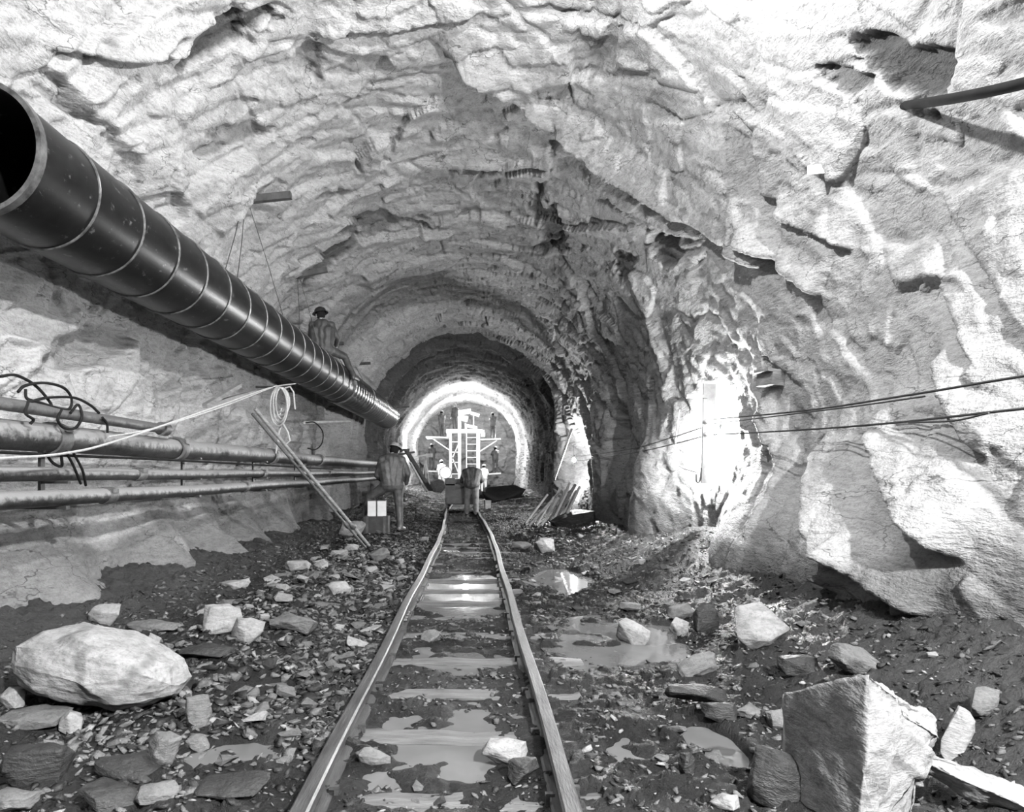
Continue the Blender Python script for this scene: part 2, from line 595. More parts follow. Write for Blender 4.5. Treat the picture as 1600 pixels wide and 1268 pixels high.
# long joint plane running down from the roof to the right wall, and its smaller companions
ledge([(650, 45), (760, 130), (860, 200), (950, 265), (1060, 335), (1160, 395), (1225, 440)], .7, .17, -1)
ledge([(700, 85), (800, 150)], .3, .07, -1)
ledge([(905, 270), (975, 312), (1040, 352), (1090, 375)], .35, .14, -1)
ledge([(1165, 370), (1230, 420), (1285, 468)], .3, .12, -1)
ledge([(1215, 330), (1270, 360), (1330, 395)], .3, .08, -1)
ledge([(480, 60), (620, 40), (760, 10)], .4, .12, -1)
ledge([(90, 85), (200, 92), (330, 82)], .35, .12, -1)
ledge([(440, 440), (540, 385), (640, 362), (720, 352)], .4, .14, 1)
ledge([(800, 340), (900, 352), (985, 345)], .3, .10, 1)
ledge([(700, 265), (790, 272), (870, 262)], .3, .10, 1)
ledge([(610, 240), (640, 180), (690, 150)], .3, .08, 1)
ledge([(900, 420), (930, 520), (975, 640)], .6, .14, 1)
ledge([(985, 385), (1010, 460), (1040, 560), (1050, 640)], .5, .10, -1)
ledge([(1290, 690), (1370, 780), (1420, 860), (1450, 930)], .45, .22, -1)
ledge([(1400, 640), (1480, 730), (1560, 810), (1640, 880)], .45, .20, -1)
ledge([(1440, 860), (1520, 915), (1600, 965)], .3, .16, -1)
ledge([(1500, 560), (1560, 640), (1640, 720)], .35, .12, -1)
ledge([(1470, 440), (1520, 500), (1580, 570)], .25, .07, -1)
ledge([(1180, 640), (1240, 740), (1260, 850)], .35, .12, -1)
# spalled hollows: uncoated rock and overhang shade both darkened into the colour
hollow(335, 62, 90, 24, -25, .14, .95)
hollow(485, 105, 26, 34, 20, .08, .45)
hollow(1400, 105, 95, 40, 25, .13, .9)
hollow(1320, 130, 40, 20, 20, .10, .7)
hollow(525, 400, 62, 13, -38, .10, .8)
hollow(590, 350, 60, 13, -4, .08, .7)
hollow(525, 302, 25, 8, -8, .05, .55)
hollow(860, 345, 24, 42, -15, .12, .75)
hollow(855, 385, 34, 10, -8, .06, .8)
hollow(745, 270, 28, 9, 0, .06, .8)
hollow(1045, 385, 16, 34, -30, .14, .55)
hollow(985, 415, 14, 26, -10, .10, .5)
hollow(375, 215, 40, 18, -12, .04, .55)
hollow(340, 237, 22, 8, -12, .04, .6)
hollow(1215, 415, 14, 28, -50, .10, .5)
hollow(150, 540, 60, 34, 0, .12, .3)
hollow(130, 175, 50, 10, 35, .05, .35)
hollow(940, 80, 60, 12, -60, .05, .3)
# the drift lip: the roof ends in an overhang at 25 m with shade and bare rock behind it darkened into the colour
edge = 25.2 + .9 * fbm(S * .5, Y * 0, S * 0, 41, 4)
D += .42 * smooth((Y - edge) / .25) * (1 - smooth((Y - edge - .6) / 2.6)) * smooth((bz - 1.4) / 1.5)
D += .30 * smooth((Y - 28.6 - 1.2 * fbm(S * .7, Y * 0, S * 0, 43, 4)) / .25) * (1 - smooth((Y - 29.8) / 2.2)) * smooth((bz - 1.8) / 1.5)
FRESH_SHADE = np.maximum(FRESH_SHADE, .72 * smooth((Y - edge) / .4) * (1 - smooth((Y - 37.5) / 2.0)) * smooth((bz - .4) / 1.0))
FRESH_SHADE = np.maximum(FRESH_SHADE, .55 * smooth((Y - 16.5 - 2 * fbm(S, Y, bz, 44, 3)) / 3) * (1 - smooth((bz - 1.6) / 1.2)) * (1 - smooth((Y - 37) / 2)))  # lower walls darker further down the tunnel
# mud splashed up the foot of the walls
FRESH_SHADE = np.maximum(FRESH_SHADE, .65 * (1 - smooth((bz - .46 - .8 * fbm(S * 1.5, Y * 1.5, bz * 1.5, 47, 4)) / .42)) * (Y < 30))
# right wall: buttresses and niches
bulge(1, 5.2, .35, 1.5, .95, .55)
bulge(1, 7.4, .15, 1.2, .75, .62)
bulge(1, 4.0, 1.2, 1.0, 1.2, .28)
bulge(1, 9.55, 1.6, .75, .55, -.50, 2)
bulge(1, 11.8, .6, 1.0, 1.9, .45)
bulge(1, 15.3, 1.7, .7, .7, -.6, 2)
bulge(1, 17.2, 1.6, .8, 1.8, .25)
bulge(1, 20.8, 1.55, 1.7, .95, -.55, 2)
bulge(1, 23.6, 1.6, 1.0, 2.0, .25)
# left wall: plastered lumps under the pipes, clearance for the pipes and the duct
for y_, a_, r_ in ((4.1, .40, .6), (5.6, .62, .75), (7.6, .55, .55), (8.9, .72, .6), (10.6, .5, .6), (12.6, .5, .8), (16, .45, 1.2)):
    cone = np.exp(-np.abs((Y - y_) / r_) ** 1.6) * (bx < -2)
    D = D - a_ * cone * (1 - smooth((bz + .25) / 1.15)) * 1.25
bulge(-1, 13.4, 3.9, 1.3, .9, -.38)
D += .10 * np.exp(-((bz - 1.2) / .35) ** 2) * (bx < -2)
D += .12 * np.exp(-((bz - 3.0) / .8) ** 2) * (bx < -2)
bulge(-1, 15.2, 1.75, .28, .5, -.5, 2)
bulge(-1, 17.2, 1.7, .5, .7, -.4, 2)

lim_pipe = (bx < -2) & (bz > .75) & (bz < 1.75) & (Y > 2)
D = np.where(lim_pipe, np.maximum(D, -.05), D)
lim_duct = (bx < -1.5) & (bz > 2.2) & (bz < 4.2) & (Y > 3)
D = np.where(lim_duct, np.maximum(D, -.04), D)
# weather the sharpest steps a little
Dp = np.pad(D, 1, mode='edge')
Db = (Dp[:-2, 1:-1] + 2 * Dp[1:-1, 1:-1] + Dp[2:, 1:-1]) / 4
Dp = np.pad(Db, 1, mode='edge')
Db = (Dp[1:-1, :-2] + 2 * Dp[1:-1, 1:-1] + Dp[1:-1, 2:]) / 4
D = np.where(Y < 12, .45 * D + .55 * Db, .7 * D + .3 * Db)
VX_, VZ_ = bx + nx * D, bz + nz * D
# the foliated surface also shifts along the tunnel so that steps overhang a little
VY_ = Y + .25 * np.clip(D, -.3, .3) * smooth((Y - 1.5) / 1.0)
WALLV = np.stack([VX_, VY_, VZ_], -1)


def grid_quads(nr, nc):
    i = np.arange(nr * nc).reshape(nr, nc)
    return np.stack([i[:-1, :-1], i[:-1, 1:], i[1:, 1:], i[1:, :-1]], -1).reshape(-1, 4)


def grid_obj(name, V, mat, attrs, flip=False, smooth_shade=True):
    nr, nc = V.shape[:2]
    q = grid_quads(nr, nc)
    if flip: q = q[:, ::-1]
    me = mesh_from(name, V.reshape(-1, 3), None, mat, smooth_shade, quads=q)
    for k, a in attrs.items():
        at = me.attributes.new(k, 'FLOAT', 'POINT')
        at.data.foreach_set('value', np.ascontiguousarray(a, dtype=np.float32).ravel())
    return set_props(obj(name, me), kind='structure')


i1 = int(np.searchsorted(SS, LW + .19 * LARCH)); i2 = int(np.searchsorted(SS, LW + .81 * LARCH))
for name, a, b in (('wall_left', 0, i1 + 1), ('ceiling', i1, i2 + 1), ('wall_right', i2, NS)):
    grid_obj(name, WALLV[:, a:b], M['wall'], {'fresh_shade': FRESH_SHADE[:, a:b]})

# the working face
FU, FW = np.meshgrid(np.linspace(-3.9, 3.9, 150), np.linspace(-.6, 6.6, 140))
fy = 49.6 + .35 * fbm(FU * .5, FW * .5, FU * 0, 5, 3)
t_, r_, e_ = facets(FU * 1.2, FW * 1.2, FU * 0 + 4, 400)
fy = fy + .35 * t_ + .25 * r_
t_, r_, e_ = facets(FU * 3.2, FW * 3.2, FU * 0 + 4, 410)
fy = fy + .12 * t_ + .1 * r_
grid_obj('wall_far', np.stack([FU - .44, fy, FW], -1), M['face'], {'fresh_shade': FU * 0})

# ------------------------------------------------------------------ the floor
PUDDLES = []   # (x, y, rx, ry, depth, label)
WATER_Z = -.128


def at_floor(px, py, z=-.11):
    d = (HC - z) * F_PX / (py - VY)
    return (px - VX) / F_PX * d, d


def puddle(px0, py0, px1, py1, depth, label):
    x0, ya = at_floor(px0, py1); x1, _ = at_floor(px1, py1)
    xa, yb = at_floor(px0, py0); xb, _ = at_floor(px1, py0)
    PUDDLES.append(((x0 + x1 + xa + xb) / 4, (ya + yb) / 2, max(abs(x1 - x0), abs(xb - xa)) / 2, (yb - ya) / 2, depth, label))


puddle(660, 893, 785, 962, .19, 'bright shallow puddle between the rails mirroring the lit face')
puddle(690, 846, 748, 862, .05, 'small glinting puddle between the rails, farthest down the track')
puddle(640, 1000, 790, 1050, .055, 'murky grey puddle between the rails, just beyond the pale lump of rock')
puddle(570, 1100, 790, 1255, .045, 'long murky puddle between the nearest sleepers')
puddle(845, 885, 912, 925, .12, 'small pale puddle right of the track, near the rubble')
puddle(880, 965, 1060, 1048, .07, 'wide murky puddle right of the track with stones in it')
puddle(955, 1142, 1050, 1200, .06, 'dull grey puddle in the gravel beside the right rail')
puddle(1080, 1120, 1160, 1218, .17, 'bright pool among dark stones by the big split block')
puddle(290, 1150, 470, 1205, .06, 'grey puddle among the stones below the white boulder')
puddle(360, 1058, 470, 1100, .05, 'narrow grey puddle in the rubble left of the track')


def track_x(y): return -.125 - .27 * smooth((np.asarray(y, dtype=float) - 11) / 14)


def floor_plain(x, y):
    """height without the finest relief"""
    x = np.asarray(x, dtype=float); y = np.asarray(y, dtype=float)
    z = -.105 + 0 * x
    near = 1 - smooth((y - 8) / 6)
    z = z + (.14 + .42 * near) * smooth((x - 1.25) / 1.9) ** 1.4
    z = z + (.22 + .12 * near) * smooth((-x - 1.9) / 1.5) ** 1.3
    z = z + .12 * np.exp(-(((x + 1.75) / .7) ** 2)) * smooth((y - 3.2) / 2)
    z = z + .25 * smooth((y - 26) / 4) * smooth((np.abs(x - track_x(y)) - .9) / 1.2)
    z = z + .10 * fbm(x * 1.1, y * 1.1, x * 0, 500, 3) * smooth((np.abs(x - track_x(y)) - .5) / .5)
    tr = np.abs(x - track_x(y))
    inside = 1 - smooth((tr - .40) / .12)
    z = z * (1 - inside) + inside * (-.112 + .035 * fbm(x * 3, y * 3, x * 0, 510, 3))
    for (pxc, pyc, rx, ry, dep, _) in PUDDLES:
        r = np.hypot((x - pxc) / rx, (y - pyc) / ry) + .55 * fbm(x * 2.6, y * 2.6, x * 0, 520, 4)
        m = 1 - smooth((r - .72) / .45)
        z = z * (1 - m) + m * (np.minimum(z, WATER_Z + .022 - dep * .6) + .075 * np.clip(fbm(x * 5, y * 5, x * 0, 525, 4), -.2, 1))
    return z


fy_ = [-6, -4, -2, 0, 1.0, 1.6]
while fy_[-1] < 50: fy_.append(fy_[-1] + max(.011, .0050 * fy_[-1]))
FYS = np.array(fy_)
FXS = np.concatenate([np.linspace(-3.9, -1.6, 150)[:-1], np.linspace(-1.6, 1.6, 270), np.linspace(1.6, 3.7, 150)[1:]])
GX, GY = np.meshgrid(FXS, FYS)
gz = floor_plain(GX, GY)
tr = np.abs(GX - track_x(GY))
inb = smooth((tr - .42) / .12)
wx, wy = GX + .12 * fbm(GX * 3, GY * 3, GX * 0, 530, 3), GY + .12 * fbm(GX * 3, GY * 3, GX * 0, 540, 3)
t1, r1, e1 = facets(wx * 6, wy * 6, GX * 0 + 2.5, 550)
t2, r2, e2 = facets(wx * 15, wy * 15, GX * 0 + 2.5, 560)
wet = np.ones_like(GX)
for (pxc, pyc, rx, ry, dep, _) in PUDDLES:
    wet *= smooth((np.hypot((GX - pxc) / rx, (GY - pyc) / ry) - .6) / .6)
gz += wet * (.35 + .65 * inb) * (.05 * t1 + .035 * r1 + .03 * t2 + .02 * r2) + .012 * fbm(GX * 12, GY * 12, GX * 0, 570, 3)
dry = smooth((GX - 1.5 + .5 * fbm(GX, GY, GX * 0, 580, 3)) / 1.0) * .55 + smooth((-GX - 2.0) / .9) * .45
dry = dry * (1 - smooth((GY - 13) / 5)) + .12 * (fbm(GX * 2, GY * 2, GX * 0, 585, 3) > .1)
grid_obj('floor', np.stack([GX, GY, gz], -1), M['muck'], {'dry': np.clip(dry, 0, 1)})

for k, (pxc, pyc, rx, ry, dep, label) in enumerate(PUDDLES):
    b = MB()
    n_ = 40
    inside = abs(pxc - float(track_x(pyc))) < .3
    lx = .44 if inside else rx * 1.25
    ring = []
    for i in range(n_):
        a = 2 * math.pi * i / n_
        ring.append((max(-lx, min(lx, rx * 1.3 * math.cos(a))) if inside else lx * math.cos(a), ry * 1.25 * math.sin(a), 0))
    low = [(p[0] * .9, p[1] * .9, -.05) for p in ring]
    b.add(ring + low, [tuple(range(n_))] + [(i, n_ + i, n_ + (i + 1) % n_, (i + 1) % n_) for i in range(n_)] + [tuple(range(2 * n_ - 1, n_ - 1, -1))])
    o = b.build('puddle', M['water'], loc=(pxc if not inside else float(track_x(pyc)), pyc, WATER_Z))
    set_props(o, label, 'puddle', 'puddles on the tunnel floor')


def floor_at(x, y):
    """height of the built floor"""
    i = int(np.clip(np.searchsorted(FYS, y) - 1, 0, len(FYS) - 2)); j = int(np.clip(np.searchsorted(FXS, x) - 1, 0, len(FXS) - 2))
    ty = (y - FYS[i]) / (FYS[i + 1] - FYS[i]); tx = (x - FXS[j]) / (FXS[j + 1] - FXS[j])
    tx, ty = min(max(tx, 0), 1), min(max(ty, 0), 1)
    return float((gz[i, j] * (1 - tx) + gz[i, j + 1] * tx) * (1 - ty) + (gz[i + 1, j] * (1 - tx) + gz[i + 1, j + 1] * tx) * ty)


def ground(px, py):
    """the floor point seen at a pixel"""
    d = 1.6
    while d < 48:
        p = P(px, py, d)
        if p[2] <= floor_at(p[0], d): return p[0], d, floor_at(p[0], d)
        d *= 1.004
    return P(px, py, 48)[0], 48, -.1


# ------------------------------------------------------------------ the track
HALF = .465
RAIL_H = .115


def rail(side, label):
    y0, y1 = 1.2, 27.5
    root = empty('steel_rail', (float(track_x(y0)) + side * HALF, y0, -RAIL_H), label=label, cat='rail', group='rails of the tunnel track')
    prof = [(-.052, 0), (-.052, .012), (-.012, .022), (-.009, .078), (-.033, .088), (-.034, .106), (-.026, .115),
            (.026, .115), (.034, .106), (.033, .088), (.009, .078), (.012, .022), (.052, .012), (.052, 0)]
    yy = np.concatenate([np.linspace(y0, 10, 24), np.linspace(10, y1, 40)[1:]])
    v, f = [], []
    n = len(prof)
    for y in yy:
        x = float(track_x(y)) + side * HALF + .006 * math.sin(y * 1.9 + side)
        for (a, b) in prof: v.append((x + a - root.location.x, y - y0, b + .004 * math.sin(y * 1.3)))
    for i in range(len(yy) - 1):
        for k in range(n): f.append((i * n + k, i * n + (k + 1) % n, (i + 1) * n + (k + 1) % n, (i + 1) * n + k))
    f += [tuple(range(n)), tuple(range((len(yy) - 1) * n, len(yy) * n))]
    MB().add(v, f).build('rail_bar', M['rail'], root, True)
    for yj in (5.9, 11.4):                                    # joint bars with their bolts
        x = float(track_x(yj)) + side * HALF - root.location.x
        for sd in (-1, 1):
            fp = MB().box((x + sd * .018, yj - y0, .052), (.014, .46, .055)).build('joint_bar', M['rail'], root)
            for q in (-.16, -.06, .06, .16):
                MB().lathe([(.001, .03), (.016, .03), (.016, 0), (.001, 0)], (x + sd * .02, yj - y0 + q, .052), 'X', 6).build('bolt', M['rail'], fp)
    return root


r_left = rail(-1, 'left steel rail of the mine track, nearer the pipes')
r_right = rail(1, 'right steel rail of the mine track, nearer the wall lamps')

TIE_Y = [2.69, 3.36, 3.99, 4.69, 5.44, 6.12, 6.8, 7.5, 8.2, 8.9, 9.6, 10.3, 11.0, 11.7, 12.4]
ORD = ['nearest', 'second', 'third', 'fourth', 'fifth', 'sixth', 'seventh', 'eighth', 'ninth', 'tenth', 'eleventh', 'twelfth', 'thirteenth', 'fourteenth', 'fifteenth']
spike = MB().box((0, 0, .012), (.016, .016, .05)).box((.008, 0, .04), (.036, .022, .012)).mesh('spike', M['rail'])
for k, y in enumerate(TIE_Y):
    w = random.uniform(.15, .19)
    ln = random.uniform(1.45, 1.7)
    v, f = [], []
    nx_ = 22
    for i in range(nx_ + 1):
        x = (i / nx_ - .5) * ln
        for (b_, c_) in ((-.5, -.09), (-.5, -.008), (-.42, 0), (.42, 0), (.5, -.008), (.5, -.09)):
            q = mnoise.noise(Vector((x * 4, b_ * 2, k * 7.1)))
            v.append((x, b_ * w + q * .016, c_ + (q * .014 if c_ > -.05 else 0)))
    for i in range(nx_):
        for j in range(6): f.append((i * 6 + j, i * 6 + (j + 1) % 6, i * 6 + 6 + (j + 1) % 6, i * 6 + 6 + j))
    f += [tuple(range(6)), tuple(range(nx_ * 6, nx_ * 6 + 6))]
    t = MB().add(v, f).build('sleeper', M['tie'], None, True, loc=(float(track_x(y)) + random.uniform(-.05, .05), y, -.112 + random.uniform(-.004, .004)),
                             rot=(0, 0, random.uniform(-.03, .03)))
    set_props(t, ('muddy wooden sleeper under the rails, nearest the bottom edge' if k == 0 else 'muddy wooden sleeper under the rails, %s up from the bottom edge' % ORD[k]), 'sleeper', 'sleepers of the tunnel track')
    if k < 9:
        for sd, rt in ((-1, r_left), (1, r_right)):
            for q in (-1, 1):
                o = obj('spike', spike, rt, (float(track_x(y)) + sd * HALF + q * .06 - rt.location.x, y - rt.location.y + q * .03, 0), (0, 0, 0 if q < 0 else math.pi))

# ------------------------------------------------------------------ loose rock
def hull_mesh(name, seed, sx, sy, sz, npts=26, boxy=.5, sub=0, amp=0.0, mat=None, foot=True, layer=0.0):
    """broken stone: convex hull of random points, optionally refined into a rough surface; base at z=0"""
    rg = random.Random(seed)
    bm = bmesh.new()
    for i in range(npts):
        p = Vector((rg.gauss(0, 1), rg.gauss(0, 1), rg.gauss(0, 1))).normalized()
        m_ = max(abs(p.x), abs(p.y), abs(p.z))
        p = p * ((1 - boxy) + boxy / m_) * rg.uniform(.86, 1.0)
        bm.verts.new((p.x * sx, p.y * sy, p.z * sz))
    r = bmesh.ops.convex_hull(bm, input=bm.verts)
    bmesh.ops.delete(bm, geom=list({g for g in r['geom_interior'] + r['geom_unused'] if isinstance(g, bmesh.types.BMVert)}), context='VERTS')
    bmesh.ops.dissolve_limit(bm, angle_limit=.22, verts=bm.verts, edges=bm.edges)
    if sub:
        bmesh.ops.triangulate(bm, faces=bm.faces)
        for _ in range(sub):
            bmesh.ops.subdivide_edges(bm, edges=bm.edges, cuts=1, use_grid_fill=True)
        bm.normal_update()
        off = Vector((seed * 3.1, seed * 1.7, 0))
        for v in bm.verts:
            q = v.co / max(sx, sz)
            n_ = mnoise.fractal(q * 2.2 + off, 1.0, 2.0, 5)
            c_ = mnoise.cell(Vector((q.x * 1.3, q.y * 1.3, q.z * 7)) + off) - .5
            v.co += v.normal * (amp * n_ + layer * c_)
    zmin = min(v.co.z for v in bm.verts)
    for v in bm.verts: v.co.z -= zmin
    bmesh.ops.recalc_face_normals(bm, faces=bm.faces)
    if sub >= 3:
        for f in bm.faces: f.smooth = True
    me = bpy.data.meshes.new(name)
    bm.to_mesh(me); bm.free()
    if mat: me.materials.append(mat)
    return me


HERO = []


def hero(bbox, tone, label, seed, depth=.8, boxy=.5, npts=18, tilt=(0, 0, 0), sub=3, amp=.02, layer=0.0, squash=1.0, sink=.12):
    """a single rock that fills the pixel box (x0, y0, x1, y1) where it stands on the floor"""
    x0, y0, x1, y1 = bbox
    gx, gy, gz_ = ground((x0 + x1) / 2, min(y1, 1262))
    if y1 > 1262: gy -= (y1 - 1262) * .004
    w = (x1 - x0) / F_PX * gy
    elev = math.atan2(HC - gz_, gy)
    hpx = (y1 - y0) / F_PX * gy
    dep = w * depth
    hgt = max(.25 * hpx, (hpx - dep * math.sin(elev)) / math.cos(elev)) * squash
    me = hull_mesh('rock', seed, w / 2, dep / 2, hgt / 2 * (1 + sink), npts, boxy, sub, amp * w, M[tone], layer=layer * w)
    o = obj('rock', me, None, (gx, gy + dep * .5, gz_ - hgt * sink), tilt)
    set_props(o, label, 'rock')
    HERO.append((gx, gy + dep * .5, max(w, dep) * .5))
    return o


# the two great blocks
me = hull_mesh('rock', 5, .48, .30, .20, 150, .28, 5, .022, M['boulder'])
b1 = obj('rock', me, None, (-2.0, 3.72, -.06), (math.radians(-4), math.radians(9), math.radians(-6)))
set_props(b1, 'huge rounded white boulder with dark blotches beside the lower left stones', 'boulder')
HERO.append((-2.0, 3.72, .5))


def split_block():
    """the tall broken block: a flat shaded side and a ragged bright broken side"""
    bm = bmesh.new()
    lo = [(-.19, .14), (-.10, -.20), (.10, -.13), (.20, -.03), (.22, .18), (-.10, .30)]
    hi = [(-.22, .16), (-.12, -.20), (.04, -.10), (.22, .02), (.18, .22), (-.14, .32)]
    for (x, y) in lo: bm.verts.new((x, y, 0))
    for (x, y) in hi: bm.verts.new((x, y, .49 - .14 * max(x + .1, 0) - .42 * (y + .2)))
    bm.verts.new((.27, -.02, .30)); bm.verts.new((-.12, -.225, .25)); bm.verts.new((.0, -.21, .05))
    bmesh.ops.convex_hull(bm, input=bm.verts)
    bmesh.ops.triangulate(bm, faces=bm.faces)
    for _ in range(5): bmesh.ops.subdivide_edges(bm, edges=bm.edges, cuts=1, use_grid_fill=True)
    bm.normal_update()
    for v in bm.verts:
        n_ = v.normal
        ragged = max(0.0, min(1.0, n_.x * 1.6 + .15))
        q = v.co * 4
        lay = mnoise.cell(Vector((q.x * .5, q.y * .5, q.z * 2.6 + q.x * 1.4))) - .5
        v.co += n_ * (.012 * mnoise.fractal(q * 1.5, 1, 2, 4) + ragged * (.035 * mnoise.fractal(q, 1, 2, 5) + .018 * lay))
    for f in bm.faces: f.smooth = True
    bmesh.ops.recalc_face_normals(bm, faces=bm.faces)
    me = bpy.data.meshes.new('rock'); bm.to_mesh(me); bm.free()
    me.materials.append(M['rock_pale'])
    return me


b2 = obj('rock', split_block(), None, (1.36, 2.52, -.16), (math.radians(3), math.radians(4), 0), (1, 1, 1.32))
set_props(b2, 'great split block with one dark flat side and one ragged white side', 'boulder')
HERO.append((1.36, 2.52, .36))

HR = [
    ((1155, 933, 1262, 1010), 'rock_pale', 'pale flat-faced slab tilted on the right bank under the wall', 21, .45, .6, (math.radians(-22), 0, math.radians(12))),
    ((285, 933, 370, 992), 'rock_pale', 'angular pale rock, tallest of the row left of the track', 22, .7, .6, (0, 0, .3)),
    ((350, 958, 410, 1008), 'rock_pale', 'squarish pale rock beside the tallest rock of the row', 23, .8, .75, (0, 0, -.2)),
    ((410, 952, 492, 994), 'rock_grey', 'dark grey wedge-shaped slab at the end of the rock row', 24, .7, .6, (.2, 0, .2)),
    ((128, 938, 188, 982), 'rock_pale', 'pale pointed stone behind the white boulder, against the wall', 25, .6, .3, (0, 0, 0)),
    ((185, 965, 278, 994), 'rock_grey', 'long low stone just behind the white boulder', 26, .6, .5, (0, 0, -.15)),
    ((265, 998, 358, 1036), 'rock_dark', 'dark flat slab below the row of pale rocks', 27, .7, .6, (0, 0, .1)),
    ((333, 902, 388, 924), 'rock_pale', 'white flat stone lying alone on the mud bank', 28, .5, .4, (0, 0, .3)),
    ((440, 872, 484, 894), 'rock_pale', 'pale rounded stone high on the mud bank', 29, .6, .5, (0, 0, 0)),
    ((503, 905, 547, 932), 'rock_pale', 'pale lump among the rubble midway to the left rail', 30, .8, .5, (0, 0, .4)),
    ((524, 812, 572, 838), 'rock_pale', 'broad pale slab under the leaning drill rods', 31, .7, .7, (.3, 0, 0)),
    ((535, 845, 560, 862), 'rock_pale', 'small white stone below the foot of the drill rods', 32, .8, .5, (0, 0, 0)),
    ((570, 852, 608, 878), 'rock_grey', 'grey leaf-shaped slab at the foot of the drill rods', 33, .8, .5, (.2, 0, .5)),
    ((285, 1078, 327, 1138), 'rock_grey', 'upright grey splinter right of the white boulder', 34, .6, .6, (0, 0, .2)),
    ((215, 1132, 280, 1198), 'rock_grey', 'grey wedge below the middle of the white boulder', 35, .7, .4, (0, 0, -.4)),
    ((280, 1138, 323, 1180), 'rock_grey', 'rounded grey stone at the edge of the left puddle', 36, .7, .4, (0, 0, .3)),
    ((125, 1160, 262, 1228), 'rock_dark', 'long dark slab below the white boulder', 37, .7, .6, (.12, .12, -.25)),
    ((-20, 1140, 88, 1232), 'rock_dark', 'big dark block under the boulder at the frame corner', 38, .8, .7, (0, 0, .2)),
    ((-25, 1092, 86, 1142), 'rock_grey', 'layered grey stone under the left end of the boulder', 39, .7, .6, (0, 0, -.2)),
    ((84, 1104, 122, 1152), 'rock_pale', 'small pale stone standing under the boulder', 40, .7, .5, (0, 0, 0)),
    ((-14, 1068, 33, 1110), 'rock_pale', 'pale stone tucked below the boulder at the frame edge', 41, .7, .5, (0, 0, 0)),
    ((200, 1218, 272, 1266), 'rock_grey', 'grey stone at the bottom edge below the long dark slab', 42, .8, .5, (0, 0, .4)),
    ((285, 1208, 412, 1258), 'rock_dark', 'broad dark slab below the left puddle', 43, .7, .6, (.05, 0, .1)),
    ((108, 1216, 216, 1275), 'rock_dark', 'dark tilted flake at the bottom edge beneath the long slab', 44, .7, .5, (0, .25, -.3)),
    ((-20, 1228, 72, 1290), 'rock_grey', 'grey stone in the bottom left corner', 45, .7, .5, (0, 0, .2)),
    ((750, 1146, 828, 1200), 'rock_pale', 'pale angular rock between the rails beside the right rail', 46, .7, .55, (0, 0, -.5)),
    ((543, 1158, 608, 1200), 'rock_grey', 'grey flake propped against the left rail on its inner side', 47, .7, .4, (0, .3, .4)),
    ((655, 978, 692, 1006), 'rock_grey', 'round muddy lump between the rails', 48, .9, .2, (0, 0, 0)),
    ((790, 1180, 850, 1232), 'rock_dark', 'dark wet stone between the rails, nearest the right rail', 49, .8, .5, (0, 0, .2)),
    ((958, 963, 1014, 1014), 'rock_pale', 'upright pale rock with a dark side in the wide puddle', 50, .7, .7, (0, .3, -.5)),
    ((1066, 1016, 1140, 1062), 'rock_grey', 'leaf-shaped grey slab lying at the puddle edge', 51, .4, .3, (-.3, -.3, .2)),
    ((968, 934, 1006, 957), 'rock_grey', 'low grey rock behind the upright pale rock', 52, .7, .5, (0, 0, 0)),
    ((1080, 932, 1126, 986), 'rock_dark', 'tall dark rock beside the pale slab on the right bank', 53, .6, .6, (0, .2, .3)),
    ((1045, 938, 1092, 972), 'rock_grey', 'grey rock leaning on the tall dark rock', 54, .7, .5, (0, 0, .3)),
    ((1047, 962, 1082, 994), 'rock_pale', 'small pale stone in front of the tall dark rock', 55, .7, .5, (0, 0, -.3)),
    ((1042, 1062, 1152, 1104), 'rock_dark', 'long dark wet slab over the ditch on the right', 56, .5, .7, (0, .1, .1)),
    ((1100, 1088, 1160, 1128), 'rock_dark', 'dark wet stone below the long wet slab', 57, .6, .5, (0, 0, -.2)),
    ((1300, 998, 1398, 1058), 'rock_grey', 'rounded grey slab behind the split block', 58, .6, .3, (-.1, .3, .2)),
    ((1470, 1092, 1522, 1186), 'rock_pale', 'tall pale flake standing right behind the split block', 59, .5, .4, (0, .2, 0)),
    ((1522, 1068, 1572, 1124), 'rock_grey', 'squared grey stone on the right bank beyond the split block', 60, .7, .7, (0, 0, 0)),
    ((1166, 1160, 1256, 1266), 'rock_dark', 'big dark smooth slab left of the split block', 61, .6, .6, (-.2, .25, -.3)),
    ((832, 836, 870, 864), 'rock_pale', 'pale block alone beside the track below the timber heap', 62, .8, .6, (0, 0, .3)),
    ((795, 845, 835, 862), 'rock_grey', 'grey stone left of the pale block by the timber heap', 63, .8, .5, (0, 0, 0)),
    ((1108, 1232, 1166, 1272), 'rock_pale', 'pale stone at the bottom edge below the bright pool', 64, .8, .5, (0, 0, 0)),
    ((1200, 1102, 1248, 1142), 'rock_grey', 'layered grey stone against the left foot of the split block', 65, .7, .5, (0, 0, .2)),
    ((1150, 1096, 1204, 1124), 'rock_grey', 'flat grey stone between the wet slab and the split block', 66, .7, .5, (0, 0, 0)),
    ((1225, 1015, 1300, 1060), 'rock_dark', 'dark stone in the shadow behind the split block', 67, .7, .5, (0, 0, 0)),
    ((1395, 925, 1445, 962), 'rock_grey', 'rounded grey stone at the foot of the right wall', 68, .7, .3, (0, 0, 0)),
    ((1062, 1172, 1094, 1214), 'rock_dark', 'black wet stone standing in the bright pool', 69, .7, .5, (0, 0, 0)),
]
for (bb, tone, label, seed, dep, boxy, tilt) in HR:
    hero(bb, tone, label, seed, dep, boxy, 20, tilt)

# the long bar-shaped stone by the split block
me = hull_mesh('rock', 77, .30, .075, .06, 30, .5, 4, .02, M['rock_pale'])
bar = obj('rock', me, None, (1.84, 2.50, -.06), (0, math.radians(20), math.radians(-22)))
set_props(bar, 'long pale bar-shaped stone leaning out right of the split block', 'rock')
HERO.append((1.86, 2.58, .3))


